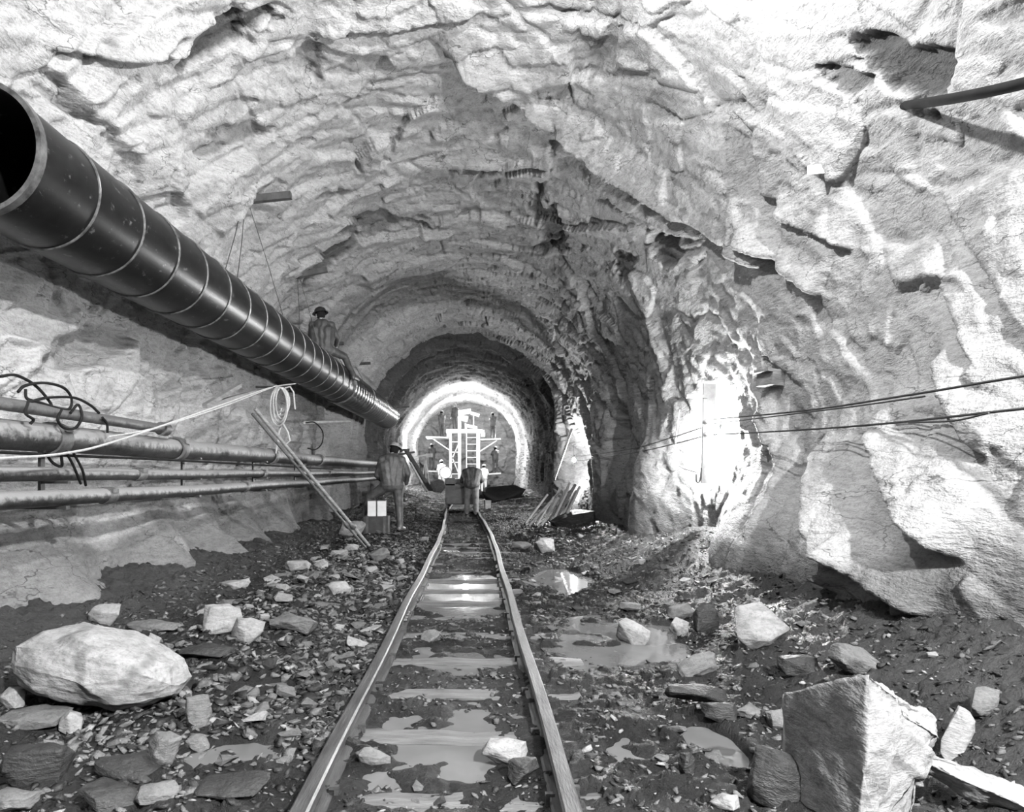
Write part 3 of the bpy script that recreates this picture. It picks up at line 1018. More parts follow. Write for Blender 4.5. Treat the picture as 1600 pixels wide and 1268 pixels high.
# rubble that can be counted
def floor_ok(x, y, m):
    if abs(abs(x - float(track_x(y))) - HALF) < .10 + m: return False
    for (a, b, r) in HERO:
        if (x - a) ** 2 + (y - b) ** 2 < (r + m) ** 2: return False
    return True


def wet_at(x, y):
    return any(math.hypot((x - a) / rx, (y - b) / ry) < .95 for (a, b, rx, ry, _, _) in PUDDLES)


rubble = {}
for tone in ('rock_pale', 'rock_grey', 'rock_dark'):
    rubble[tone] = [hull_mesh('rubble_stone', 900 + i * 7 + len(tone), .5, random.uniform(.3, .5), random.uniform(.10, .26), 12, random.uniform(.35, .8), 0, 0, M[tone]) for i in range(9)]
ZONES = [  # x range, distance range, count, size range, tone weights, label, group
    (-2.2, -.72, 2.6, 4.6, 60, (.06, .18), (.1, .5, .4), 'small broken stone near the white boulder, left of the track', 'rubble around the white boulder'),
    (-2.2, -.72, 4.4, 9.5, 125, (.10, .28), (.42, .5, .08), 'broken stone in the rubble bank between left rail and mud bank', 'rubble bank left of the track'),
    (-2.4, -.75, 9.5, 20, 50, (.12, .30), (.2, .5, .3), 'broken stone in the distant rubble on the pipe side', 'distant rubble on the pipe side'),
    (.55, 2.6, 2.6, 6.5, 55, (.05, .14), (.15, .5, .35), 'small broken stone in the wet gravel right of the track', 'rubble right of the track'),
    (.55, 2.3, 6.5, 18, 55, (.10, .26), (.2, .5, .3), 'broken stone in the distant rubble on the lamp side', 'distant rubble on the lamp side'),
    (-.5, .25, 2.6, 10, 18, (.04, .09), (.1, .4, .5), 'small dark stone lying between the rails', 'stones between the rails'),
]
PLACED = []
for (xa, xb, ya, yb, cnt, (s0, s1), wts, label, grp) in ZONES:
    k, tries = 0, 0
    while k < cnt and tries < 4000:
        tries += 1
        y = math.exp(random.uniform(math.log(ya), math.log(yb))); x = random.uniform(xa, xb) + (float(track_x(y)) + .125)
        s = s0 * (s1 / s0) ** (random.random() ** 1.6)
        if not floor_ok(x, y, s * .45): continue
        if wet_at(x, y) and random.random() < .7: continue
        if any((x - a) ** 2 + (y - b) ** 2 < (.48 * (s + r)) ** 2 for (a, b, r) in PLACED): continue
        PLACED.append((x, y, s))
        tone = random.choices(('rock_pale', 'rock_grey', 'rock_dark'), wts)[0]
        o = obj('rubble_stone', random.choice(rubble[tone]), None, (x, y, floor_at(x, y) - .04 * s),
                (random.uniform(-.35, .35), random.uniform(-.35, .35), random.uniform(0, 6.28)), (s, s, s))
        set_props(o, label, 'stone', grp)
        k += 1


# gravel nobody could count
def gravel(tone, n, seed, zones, label):
    rg = np.random.RandomState(seed)
    tv, tf = [], []
    for i in range(10):
        me_ = hull_mesh('tmp', seed * 50 + i, .5, .38, .18, 9, .5)
        bm = bmesh.new(); bm.from_mesh(me_); bmesh.ops.triangulate(bm, faces=bm.faces)
        tv.append(np.array([v.co[:] for v in bm.verts])); tf.append(np.array([[v.index for v in f.verts] for f in bm.faces]))
        bm.free(); bpy.data.meshes.remove(me_)
    V, Fc, base = [], [], 0
    for (xa, xb, ya, yb, share, s0, s1) in zones:
        for _ in range(int(n * share)):
            y = math.exp(rg.uniform(math.log(ya), math.log(yb))); x = rg.uniform(xa, xb) + (float(track_x(y)) + .125)
            if abs(abs(x - float(track_x(y))) - HALF) < .075: continue
            if wet_at(x, y) and rg.rand() < .85: continue
            s = s0 * (s1 / s0) ** (rg.rand() ** 2) * (1 + .04 * y)
            k = rg.randint(10)
            R = np.array(Euler((rg.uniform(-.6, .6), rg.uniform(-.6, .6), rg.uniform(0, 6.28))).to_matrix())
            V.append((tv[k] * s) @ R.T + np.array([x, y, floor_at(x, y) - .08 * s])); Fc.append(tf[k] + base); base += len(tv[k])
    me = mesh_from('gravel', np.concatenate(V), None, M[tone], False, quads=np.concatenate(Fc))
    return set_props(obj('gravel', me), label, 'gravel', None, 'stuff')


GZ = [(-2.0, -.62, 3.0, 12, .25, .035, .11), (-2.9, -.55, 2.2, 22, .45, .02, .075), (.5, 2.8, 2.2, 22, .45, .018, .065), (-.55, .3, 2.3, 22, .16, .015, .05)]
gravel('rock_dark', 10000, 3, GZ, 'dark wet gravel and chips strewn over the tunnel floor')
gravel('rock_grey', 9500, 4, GZ, 'grey gravel and chips strewn over the tunnel floor')
gravel('rock_pale', 900, 5, GZ, 'pale chips of rock sprinkled over the tunnel floor')


# ------------------------------------------------------------------ ventilation duct on the left
DX, DZ, DR = -2.936, 3.05, .39
SEG = .65
duct = empty('ventilation_duct', (DX, 4.15, DZ), label='huge black riveted ventilation duct hung along the left wall', cat='duct')
prof = [(DR - .012, .0), (DR, .0), (DR + .001, .04), (DR - .006, SEG), (DR - .016, SEG), (DR - .012, .0)]
seg_me = MB().lathe(prof, axis='Y', n=56).mesh('duct_segment', M['duct'], True)
seam_me = MB().lathe([(DR - .004, -.009), (DR + .006, -.006), (DR + .009, 0), (DR + .006, .006), (DR - .004, .010)], axis='Y', n=56).mesh('seam_band', M['duct_seam'], True)
for k in range(17):
    sg = obj('duct_segment', seg_me, duct, (0, k * SEG, 0), (0, random.uniform(0, 6.28), 0))
    obj('seam_band', seam_me, sg)
rim = MB().lathe([(DR - .014, 0), (DR - .014, -.03), (DR + .016, -.03), (DR + .016, .03), (DR - .002, .03)], axis='Y', n=56).build('mouth_rim', M['duct_seam'], duct, True)
D2Y = 4.15 + 17 * SEG
corr = empty('corrugated_duct', (DX, D2Y, DZ), label='shiny corrugated steel end of the ventilation duct, far along the wall', cat='duct')
pr = []
n_c = 96
for i in range(n_c + 1):
    pr.append((DR + .012 + .012 * math.cos(i * math.pi * 2 / 4), i * 8.6 / n_c))
MB().lathe(pr, axis='Y', n=48).build('corrugated_shell', M['galv'], corr, True)
for yb in (0.0, 2.9, 5.8, 8.6):
    MB().lathe([(DR, -.03), (DR + .03, -.03), (DR + .03, .03), (DR, .03)], axis='Y', n=48, origin=(0, yb, 0)).build('clamp_band', M['galv'], corr, True)


def wall_pt(px, py, off=0.0):
    """point on the built rock surface seen at a pixel, pulled into the tunnel by off"""
    s, y = pix_sy(px, py)
    i = int(np.clip(np.searchsorted(YS, y), 1, len(YS) - 1)); j = int(np.clip(np.searchsorted(SS, s), 1, NS - 1))
    n_ = Vector((float(nx[i, j]), 0, float(nz[i, j])))
    return Vector(WALLV[i, j]) - n_ * off, n_, y


def duct_pt(y, a):
    a = math.radians(a)
    return (DX + (DR + .012) * math.cos(a), y, DZ + (DR + .012) * math.sin(a))


def wires(pairs, label, grp):
    for k, (a, b) in enumerate(pairs):
        a, b = Vector(a), Vector(b)
        mid = (a + b) / 2 + Vector((.01, .01, 0))
        o = MB().tube([(0, 0, 0), mid - b, a - b][::-1], .0055, 5).build('hanger_wire', M['wire'], loc=b)
        set_props(o, label[k], 'wire', grp)


for (pa, pb, th, label, wl) in (
        ((368, 314), (455, 305), .085, 'dark timber under the roof holding the nearest duct hanger wires',
         [((8.3, 92), 'leftmost thin wire fanning from the nearest roof timber to the duct'), ((8.9, 100), 'second thin wire from the nearest roof timber to the duct'), ((10.6, 78), 'rightmost thin wire from the nearest roof timber to the duct')]),
        ((456, 432), (511, 421), .08, 'dark timber under the roof above the man on the duct',
         [((12.0, 95), 'thin left wire from the second roof timber to the duct'), ((13.1, 82), 'thin right wire from the second roof timber to the duct')]),
        ((510, 538), (537, 536), .07, 'short dark timber stub beside the man on the duct', [((16.0, 85), 'short wire from the timber stub beside the man to the duct')]),
        ((548, 569), (579, 567), .07, 'dark timber stub above the corrugated duct', [((19.0, 85), 'short wire from the last timber stub to the corrugated duct')])):
    c, n_, d = wall_pt((pa[0] + pb[0]) / 2, (pa[1] + pb[1]) / 2)
    d = min(d, c.y) - .12
    a, b = Vector(P(pa[0], pa[1], d)), Vector(P(pb[0], pb[1], d))
    L_ = (b - a).length
    ax = (b - a).normalized()
    root = empty('roof_timber', a, label=label, cat='timber', group='timbers wedged under the roof')
    MB().bar((0, 0, 0), b - a, th, th * 1.1).build('beam', M['wood_dark'], root)
    mid_ = (b - a) * .45
    MB().tube([mid_, mid_ + Vector((0, .15, .1)), mid_ + Vector((n_.x * .3, .25, n_.z * .3))], .02, 6).build('rock_pin', M['dark_metal'], root)
    MB().lathe([(th * .72, -.012), (th * .76, 0), (th * .72, .012)], tuple(ax * .12), 'X', 12).build('wire_wrap', M['wire'], root)
    wires([(a + ax * (.10 + .03 * i), duct_pt(*w[0])) for i, w in enumerate(wl)], [w[1] for w in wl], 'duct hanger wires')

# ------------------------------------------------------------------ pipes along the left wall
def pipe(name, label, x, z, r, y0, y1, mat, couplings, sag=.0):
    root = empty(name, (x, y0, z), label=label, cat='pipe', group='pipes along the left wall')
    n = 52
    pts = [(.012 * math.sin(i * .9), (y1 - y0) * i / n, sag * math.sin(i * .55)) for i in range(n + 1)]
    MB().tube(pts, r, 20).build('pipe_run', mat, root, True)
    for yc in couplings:
        cp = MB().lathe([(r, -.07), (r * 1.16, -.07), (r * 1.2, -.05), (r * 1.2, .05), (r * 1.16, .07), (r, .07)], (0, yc - y0, 0), 'Y', 20).build('coupling', M['pipe_dark'], root, True)
        for q in (.55, 2.6):
            MB().box((r * 1.25 * math.cos(q), yc - y0, r * 1.25 * math.sin(q)), (.03, .09, .03)).build('coupling_bolt', M['pipe_dark'], cp)
    return root


pipe('air_pipe', 'thickest muddy pipe along the left wall, with couplings', -3.0, 1.38, .100, -2.0, 22.5, M['pipe'], (5.02, 7.1, 10.4, 13.6), .004)
pipe('water_pipe', 'middle thin muddy pipe just under the thickest pipe', -3.0, 1.125, .050, -2.0, 22.5, M['pipe'], (6.3, 10.0, 14.5), .006)
pipe('drain_pipe', 'lowest muddy pipe of the left wall pipes', -2.97, .955, .058, -2.0, 22.5, M['pipe'], (5.7, 9.1, 13.0), .006)
# the short tube above, with a socket on its end
tb_ = empty('short_tube', (-2.88, .4, 1.58), label='short dark steel tube lying above the thickest pipe', cat='pipe')
MB().tube([(0, 0, 0), (0, 3.0, -.012), (0, 6.15, -.035)], .042, 16).build('tube', M['pipe_dark'], tb_, True)
MB().lathe([(.03, -.02), (.062, -.02), (.066, .08), (.05, .12), (.03, .12)], (0, 6.1, -.035), 'Y', 16).build('socket_end', M['pipe_dark'], tb_, True)
# brackets carrying the pipes
for k, (yb, label) in enumerate(((5.05, 'steel wall bracket under the pipes beside the black cable coil'), (7.5, 'steel wall bracket under the pipes by the stretched rope'),
                                 (9.9, 'steel wall bracket under the pipes by the rope coil'), (12.2, 'steel wall bracket under the pipes by the drill rods'))):
    r_ = empty('pipe_bracket', (-3.0, yb, .89), label=label, cat='bracket', group='brackets under the wall pipes')
    MB().box((-.22, 0, 0), (.62, .05, .022)).build('arm', M['dark_metal'], r_)
    MB().box((-.10, 0, .30), (.022, .05, .6)).build('upright', M['dark_metal'], r_)
    for zz in (.18, .40): MB().box((.0, 0, zz), (.2, .04, .018)).build('shelf_lug', M['dark_metal'], r_)


def curve_pts(ctrl, n=12):
    """Catmull-Rom through 3D points"""
    c = [Vector(p) for p in ctrl]
    c = [c[0] * 2 - c[1]] + c + [c[-1] * 2 - c[-2]]
    out = []
    for i in range(1, len(c) - 2):
        for k in range(n):
            t = k / n
            out.append(.5 * ((2 * c[i]) + (-c[i - 1] + c[i + 1]) * t + (2 * c[i - 1] - 5 * c[i] + 4 * c[i + 1] - c[i + 2]) * t * t + (-c[i - 1] + 3 * c[i] - 3 * c[i + 1] + c[i + 2]) * t ** 3))
    return out + [c[-2]]


def line_thing(name, ctrl, r, mat, label, cat, n=12, group=None, seg=6):
    p = curve_pts(ctrl, n)
    o0 = p[0].copy()
    o = MB().tube([q - o0 for q in p], r, seg).build(name, M[mat], None, True, loc=o0)
    return set_props(o, label, cat, group)


def side_pt(px, py, X):
    return P(px, py, X * F_PX / (px - VX))


line_thing('stretched_rope', [side_pt(-700, 750, -2.78), side_pt(-80, 722, -2.78), side_pt(0, 716, -2.78), side_pt(100, 708, -2.78), side_pt(184, 688, -2.78), side_pt(330, 638, -2.76), side_pt(420, 606, -2.7), side_pt(462, 599, -2.66)],
           .009, 'rope', 'pale rope stretched from the rope coil down across the pipes', 'rope')
line_thing('slack_line', [side_pt(170, 682, -2.76), side_pt(236, 670, -2.78), side_pt(310, 648, -2.76), side_pt(372, 626, -2.74), side_pt(432, 602, -2.68)],
           .007, 'rope', 'second pale line running up from the short tube to the rope coil', 'rope')
line_thing('hanging_cable', [side_pt(-700, 690, -2.84), side_pt(-60, 703, -2.84), side_pt(0, 706, -2.84), side_pt(120, 712, -2.84), side_pt(260, 718, -2.84), side_pt(420, 727, -2.84), side_pt(520, 733, -2.84)],
           .012, 'cable', 'black cable slung just below the thickest pipe', 'cable')
# rope coil hung on a peg under the duct
coil = empty('rope_coil', side_pt(440, 606, -2.7), label='pale rope coil hanging from a peg under the duct', cat='rope')
for k in range(5):
    w, h, q = .07 + .03 * random.random(), .17 + .10 * k / 4, random.uniform(-.05, .05)
    ring = [(math.sin(a) * w * (1.2 - .3 * math.cos(a)) + q * .5, -.03 * k + .05 * math.sin(2 * a), -h + math.cos(a) * h) for a in np.linspace(0, 2 * math.pi, 26)]
    MB().tube(ring, .012, 6).build('rope_loop', M['rope'], coil, True)
MB().tube([(0, 0, -.28), (-.03, 0, -.42), (.02, 0, -.5), (.09, 0, -.62), (.12, .0, -.74), (.05, 0, -.80), (-.05, 0, -.74), (-.03, 0, -.6), (.02, 0, -.46)], .012, 6).build('lower_loop', M['rope'], coil, True)
MB().tube([(-.02, 0, -.45), (-.05, 0, -.7), (-.08, 0, -.92)], .011, 6).build('loose_end', M['rope'], coil, True)
MB().tube([(.05, 0, .0), (.12, 0, .02), (.17, 0, -.06), (.18, 0, -.2), (.19, 0, -.3)], .012, 6).build('side_bight', M['rope'], coil, True)
MB().tube([(-.35, -.05, .01), (.1, .05, .02)], .016, 8).build('peg', M['dark_metal'], coil, True)
# black cable coil over the short tube
cc = empty('cable_coil', side_pt(95, 650, -2.88), label='tangled black cable coil draped over the short tube', cat='cable')
o_ = Vector(cc.location)


def rel(px, py, X): return Vector(side_pt(px, py, X)) - o_


for pts in ([(0, 588, -2.9), (25, 586, -2.9), (55, 602, -2.9), (78, 628, -2.88), (84, 645, -2.86)],
            [(28, 612, -2.88), (40, 602, -2.88), (70, 598, -2.86), (100, 606, -2.86), (112, 624, -2.86), (104, 640, -2.85), (60, 628, -2.86), (42, 622, -2.87), (40, 608, -2.88)],
            [(45, 628, -2.86), (75, 621, -2.86), (115, 621, -2.86), (140, 632, -2.86), (155, 645, -2.85)],
            [(45, 625, -2.85), (40, 645, -2.82), (52, 655, -2.82), (47, 662, -2.84)],
            [(110, 645, -2.82), (122, 632, -2.85), (128, 650, -2.82), (118, 668, -2.84), (100, 668, -2.84), (90, 655, -2.83), (96, 640, -2.84)],
            [(160, 652, -2.82), (167, 662, -2.83), (168, 676, -2.83)],
            [(70, 705, -2.8), (82, 722, -2.83), (96, 728, -2.83), (96, 712, -2.8)],
            [(104, 708, -2.8), (112, 722, -2.83), (118, 735, -2.84), (126, 755, -2.9)],
            [(115, 708, -2.8), (124, 724, -2.83), (130, 738, -2.84), (134, 758, -2.9)]):
    MB().tube(curve_pts([rel(*p) for p in pts], 8), .010, 6).build('cable_loop', M['cable'], cc, True)
# loop of wire on the wall under the duct and its stick
lp = empty('wire_loop', side_pt(500, 690, -3.0), label='dark loop of cable hung on the wall near the pale stick', cat='cable')
o_ = Vector(lp.location)
MB().tube(curve_pts([rel(478, 660, -3.02), rel(492, 660, -3.0), rel(504, 674, -3.0), rel(503, 692, -3.0), rel(493, 702, -3.0), rel(481, 700, -3.02)], 8), .012, 6).build('cable_bight', M['cable'], lp, True)
st = MB().tube([(0, 0, 0), Vector(side_pt(546, 658, -2.75)) - Vector(side_pt(476, 660, -3.2))], .028, 8).build('wall_stick', M['wood_pale'], None, True, loc=side_pt(476, 660, -3.2))
set_props(st, 'pale round stick jutting from the left wall below the duct', 'stick')
for (a, b, label) in (((320, 634), (374, 602), 'weathered prop stick wedged at the left wall, steeper of the pair'), ((322, 634), (398, 612), 'weathered prop stick wedged at the left wall, flatter of the pair')):
    a3, b3 = Vector(side_pt(*a, -3.05)), Vector(side_pt(*b, -2.95))
    set_props(MB().bar((0, 0, 0), b3 - a3, .06, .05).build('prop_stick', M['wood'], loc=a3), label, 'stick')

# ------------------------------------------------------------------ drill rods leaning on the pipes
for k, (a, b, r, mat, label) in enumerate((
        ((398, 638), (580, 856), .024, 'wood', 'long leaning drill rod against the pipes, upper of the pair'),
        ((394, 646), (572, 856), .018, 'pipe_dark', 'long leaning drill rod against the pipes, darker lower of the pair'))):
    gx, gy, gz_ = ground(*b)
    top = Vector(P(a[0], a[1], 8.7)); bot = Vector((gx, gy, gz_))
    root = empty('drill_rod', bot, label=label, cat='rod', group='drill rods leaning on the pipes')
    MB().tube([(0, 0, 0), top - bot], r, 8).build('shank', M[mat], root, True)
    dd = (top - bot).normalized()
    MB().tube([dd * .5, dd * .53, dd * .60, dd * .63], [r * 1.05, r * 1.9, r * 1.9, r * 1.05], 8).build('collar', M['pipe_dark'], root, True)

# ------------------------------------------------------------------ right wall: lamp plank, bulbs and wires
def bulb_mat(name, power, r):
    return simple_mat(name, .9, .9, .3, 0, 3, 0, emit=power / (4 * math.pi ** 2 * r * r))


def lamp(loc, power, label, r=.045):
    root = empty('lamp_bulb', loc, label=label, cat='lamp')
    prof = [(.001, -.062), (.022, -.056), (.038, -.036), (r, -.005), (.040, .022), (.026, .045), (.017, .062)]
    MB().lathe(prof, n=16).build('glass_bulb', bulb_mat('glowing_bulb', power, r), root, True)
    MB().lathe([(.017, .062), (.024, .064), (.024, .13), (.012, .15), (.001, .15)], n=12).build('socket', M['dark_metal'], root, True)
    MB().tube([(0, 0, .15), (.0, .02, .3), (.0, .04, .45)], .006, 6).build('lead_wire', M['wire'], root, True)
    return root


lamp(L_NEAR, P_NEAR, 'blazing bare bulb beside the upright plank on the right wall')
lamp(L_MID, P_MID, 'glowing bare bulb in the far niche of the right wall')
pl = empty('lamp_plank', P(1107, 755, 8.9), label='upright pale plank on the right wall beside the blazing bulb', cat='plank')
MB().box((0, 0, .63), (.155, .035, 1.26), (0, .02, 0)).build('board', M['wood_pale'], pl)
MB().box((-.16, -.03, 1.10), (.26, .035, .045)).build('cross_arm', M['wood_pale'], pl)
for zz in (.62, .78):
    MB().lathe([(.001, -.10), (.022, -.10), (.03, -.07), (.02, -.055), (.03, -.03), (.02, 0), (.001, 0)], (-.05, -.01, zz), 'Y', 12).build('insulator', M['white'], pl, True)
MB().tube(curve_pts([(-.09, 0, .2), (-.10, 0, .08), (-.12, 0, .02), (-.15, 0, .03), (-.155, 0, .12)], 6), .012, 6).build('hook', M['pipe_dark'], pl, True)
plank_x = pl.location.x


def wire_run(pts, label, r=.008):
    o_c = Vector((0, 0, HC)); pts = [o_c + (Vector(p) - o_c) * .94 for p in pts]
    return line_thing('feed_wire', pts, r, 'wire', label, 'wire', 8, 'lamp feed wires on the right wall')


wire_run([P(1116, 655, 8.85), P(1260, 641, 6.3), P(1420, 617, 4.75), P(1602, 587, 3.72), P(1900, 545, 2.75), (2.75, 1.0, 1.95), (2.7, -2.0, 2.3)], 'upper feed wire running along the right wall from the lamp plank')
wire_run([P(1116, 662, 8.87), P(1260, 644, 6.28), P(1340, 634, 5.35), P(1445, 619, 4.58)], 'thin strand spliced along the upper feed wire', .006)
wire_run([P(1116, 679, 8.85), P(1260, 671, 6.3), P(1400, 660, 4.95), P(1602, 638, 3.72), P(1900, 610, 2.75), (2.75, 1.0, 1.75), (2.7, -2.0, 2.0)], 'lower feed wire running along the right wall from the lamp plank')
wire_run([P(1420, 660, 4.75), P(1490, 657, 4.25), P(1545, 645, 3.95)], 'short strand spliced under the lower feed wire', .006)
wire_run([P(1096, 668, 8.95), P(1050, 683, 10.4), P(985, 701, 13.5), P(903, 713, 20.1)], 'upper thin wire leading from the lamp plank to the far bulb', .007)
wire_run([P(1096, 682, 8.95), P(1050, 694, 10.4), P(985, 708, 13.5), P(903, 720, 20.1)], 'lower thin wire leading from the lamp plank to the far bulb', .007)
# loose cable behind the plank
line_thing('wall_cable', [P(1062, 640, 9.8), P(1056, 690, 9.9), P(1060, 725, 9.7), P(1090, 738, 9.1)], .01, 'pipe', 'thin grey cable looping down the wall behind the lamp plank', 'cable')

# small things on the right wall
c, n_, d = wall_pt(1296, 259, .03)
tg = MB().box((0, 0, 0), (.02, .17, .075), (0, 0, 0)).build('wall_marker', M['white'], loc=c, rot=(0, math.atan2(-n_.z, n_.x) * -1 + 0, .5))
tg.rotation_euler = Vector((-.2, -1, -.15)).to_track_quat('X', 'Z').to_euler()
set_props(tg, 'small white marker card fixed high on the right wall', 'marker')
c, n_, d = wall_pt(1212, 592, .08)
set_props(MB().box((0, 0, 0), (.16, .34, .14)).box((-.04, -.02, .08), (.2, .30, .03)).build('wedge_block', M['wood'], loc=c, rot=(.05, .1, .1)), 'small square timber wedge set in the right wall above the bulb', 'timber')
line_thing('roof_tube', [P(1385, 172, 7.2), P(1405, 166, 5.4), P(1450, 160, 4.3), P(1520, 148, 3.8), P(1600, 130, 3.5), P(1700, 100, 3.2), (3.0, 2.7, 3.25), (3.6, 2.3, 3.6)], .03, 'cable', 'black tube hanging under the roof at the upper right', 'hose', seg=10)  # dark streak modelled as a thick black tube

# ------------------------------------------------------------------ timber heap and far planks on the right
tl = 'split timber in the heap leaning by the far right niche'
for k in range(13):
    bx_ = 824 + k * 4.6 + random.uniform(-3, 3); by_ = 822 - k * .6 + random.uniform(-6, 5)
    gx, gy, g0 = ground(bx_, by_)
    g0 += .02 + (.05 if k % 3 == 1 else 0)
    top = Vector(P(bx_ + random.uniform(24, 38), by_ - random.uniform(44, 62), gy + random.uniform(.1, .5)))
    bot = Vector((gx, gy, g0))
    o = MB().bar((0, 0, 0), top - bot, random.uniform(.035, .06), random.uniform(.03, .05)).build('split_timber', M['wood' if k % 3 == 1 else 'wood_pale'], loc=bot)
    set_props(o, tl, 'timber', 'timber heap by the far niche')
gx, gy, g0 = ground(852, 800)
hb = MB()
o = obj('rock', hull_mesh('rock', 321, .6, .5, .30, 30, .3, 4, .03, M['rock_dark']), None, (2.35, 16.4, floor_at(2.35, 16.4) - .2), (0, 0, .3))
set_props(o, 'large dark mound of rock behind the timber heap', 'rock')
a3, b3 = Vector(P(866, 748, 19.6)), Vector(P(893, 672, 20.4))
set_props(MB().bar((0, 0, 0), b3 - a3, .2, .06, (1, 0, 0)).build('leaning_plank', M['wood'], loc=a3), 'grey plank leaning on the wall before the far niche', 'plank')
a3, b3 = Vector(P(673, 766, 24)), Vector(P(634, 702, 24.6))
set_props(MB().bar((0, 0, 0), b3 - a3, .2, .06).build('leaning_plank', M['wood_dark'], loc=a3), 'black board leaning by the lit ring, left of the locomotive', 'plank')
a3, b3 = Vector(P(667, 768, 23.6)), Vector(P(641, 722, 24.2))
set_props(MB().bar((0, 0, 0), b3 - a3, .07, .05).build('leaning_stick', M['wood_pale'], loc=a3), 'pale stick leaning beside the black board', 'stick')
for (pa, pb, dd, label) in (((618, 703), (640, 702), 17.5, 'short dark bar jutting from the left wall behind the standing man, upper'), ((622, 710), (648, 706), 17.8, 'short dark bar jutting from the left wall behind the standing man, lower'),
                            ((614, 637), (640, 635), 24.5, 'short dark bar jutting beyond the end of the corrugated duct')):
    a3, b3 = Vector(P(*pa, dd)), Vector(P(*pb, dd))
    set_props(MB().bar((0, 0, 0), b3 - a3, .05).build('wall_bar', M['wood_dark'], loc=a3), label, 'bar')


# ------------------------------------------------------------------ people
def capsule(a, b, ra, rb, n=10):
    a, b = Vector(a), Vector(b)
    d = b - a
    L_ = max(d.length, 1e-4)
    d = d / L_
    pts, rs = [], []
    for k in range(5):
        t = math.pi / 2 * (1 - k / 4)
        pts.append(a - d * ra * math.sin(t)); rs.append(max(ra * math.cos(t), 1e-3))
    for k in range(5):
        t = math.pi / 2 * k / 4
        pts.append(b + d * rb * math.sin(t)); rs.append(max(rb * math.cos(t), 1e-3))
    return MB().tube(pts, rs, n)


def hand_caps(wrist, fwd, out, curl=.5, tag='skin'):
    """palm, four unequal bent fingers and a thumb leaving the side of the palm; out points to the thumb side"""
    w, f = Vector(wrist), Vector(fwd).normalized()
    o = Vector(out); o = (o - f * o.dot(f)).normalized()
    nrm = f.cross(o).normalized()
    c = []
    for q in (-.028, 0, .028): c.append((w + o * q * .6, w + f * .085 + o * q, .017, .016, tag))
    for i, ln in enumerate((.072, .082, .078, .060)):
        p = w + f * .088 + o * (.033 - .022 * i)
        dr = f
        for sg in (.45, .32, .25):
            ang = curl * (.55 if sg == .45 else .8)
            dr = (dr * math.cos(ang) + nrm * math.sin(ang)).normalized()
            q = p + dr * ln * sg
            c.append((p, q, .0095, .0085, tag)); p = q
    p = w + f * .03 + o * .03
    q = p + (f * .5 + o * .8 + nrm * .2).normalized() * .045
    c.append((p, q, .012, .011, tag)); c.append((q, q + (f * .85 + o * .35 + nrm * .3).normalized() * .035, .011, .009, tag))
    return c


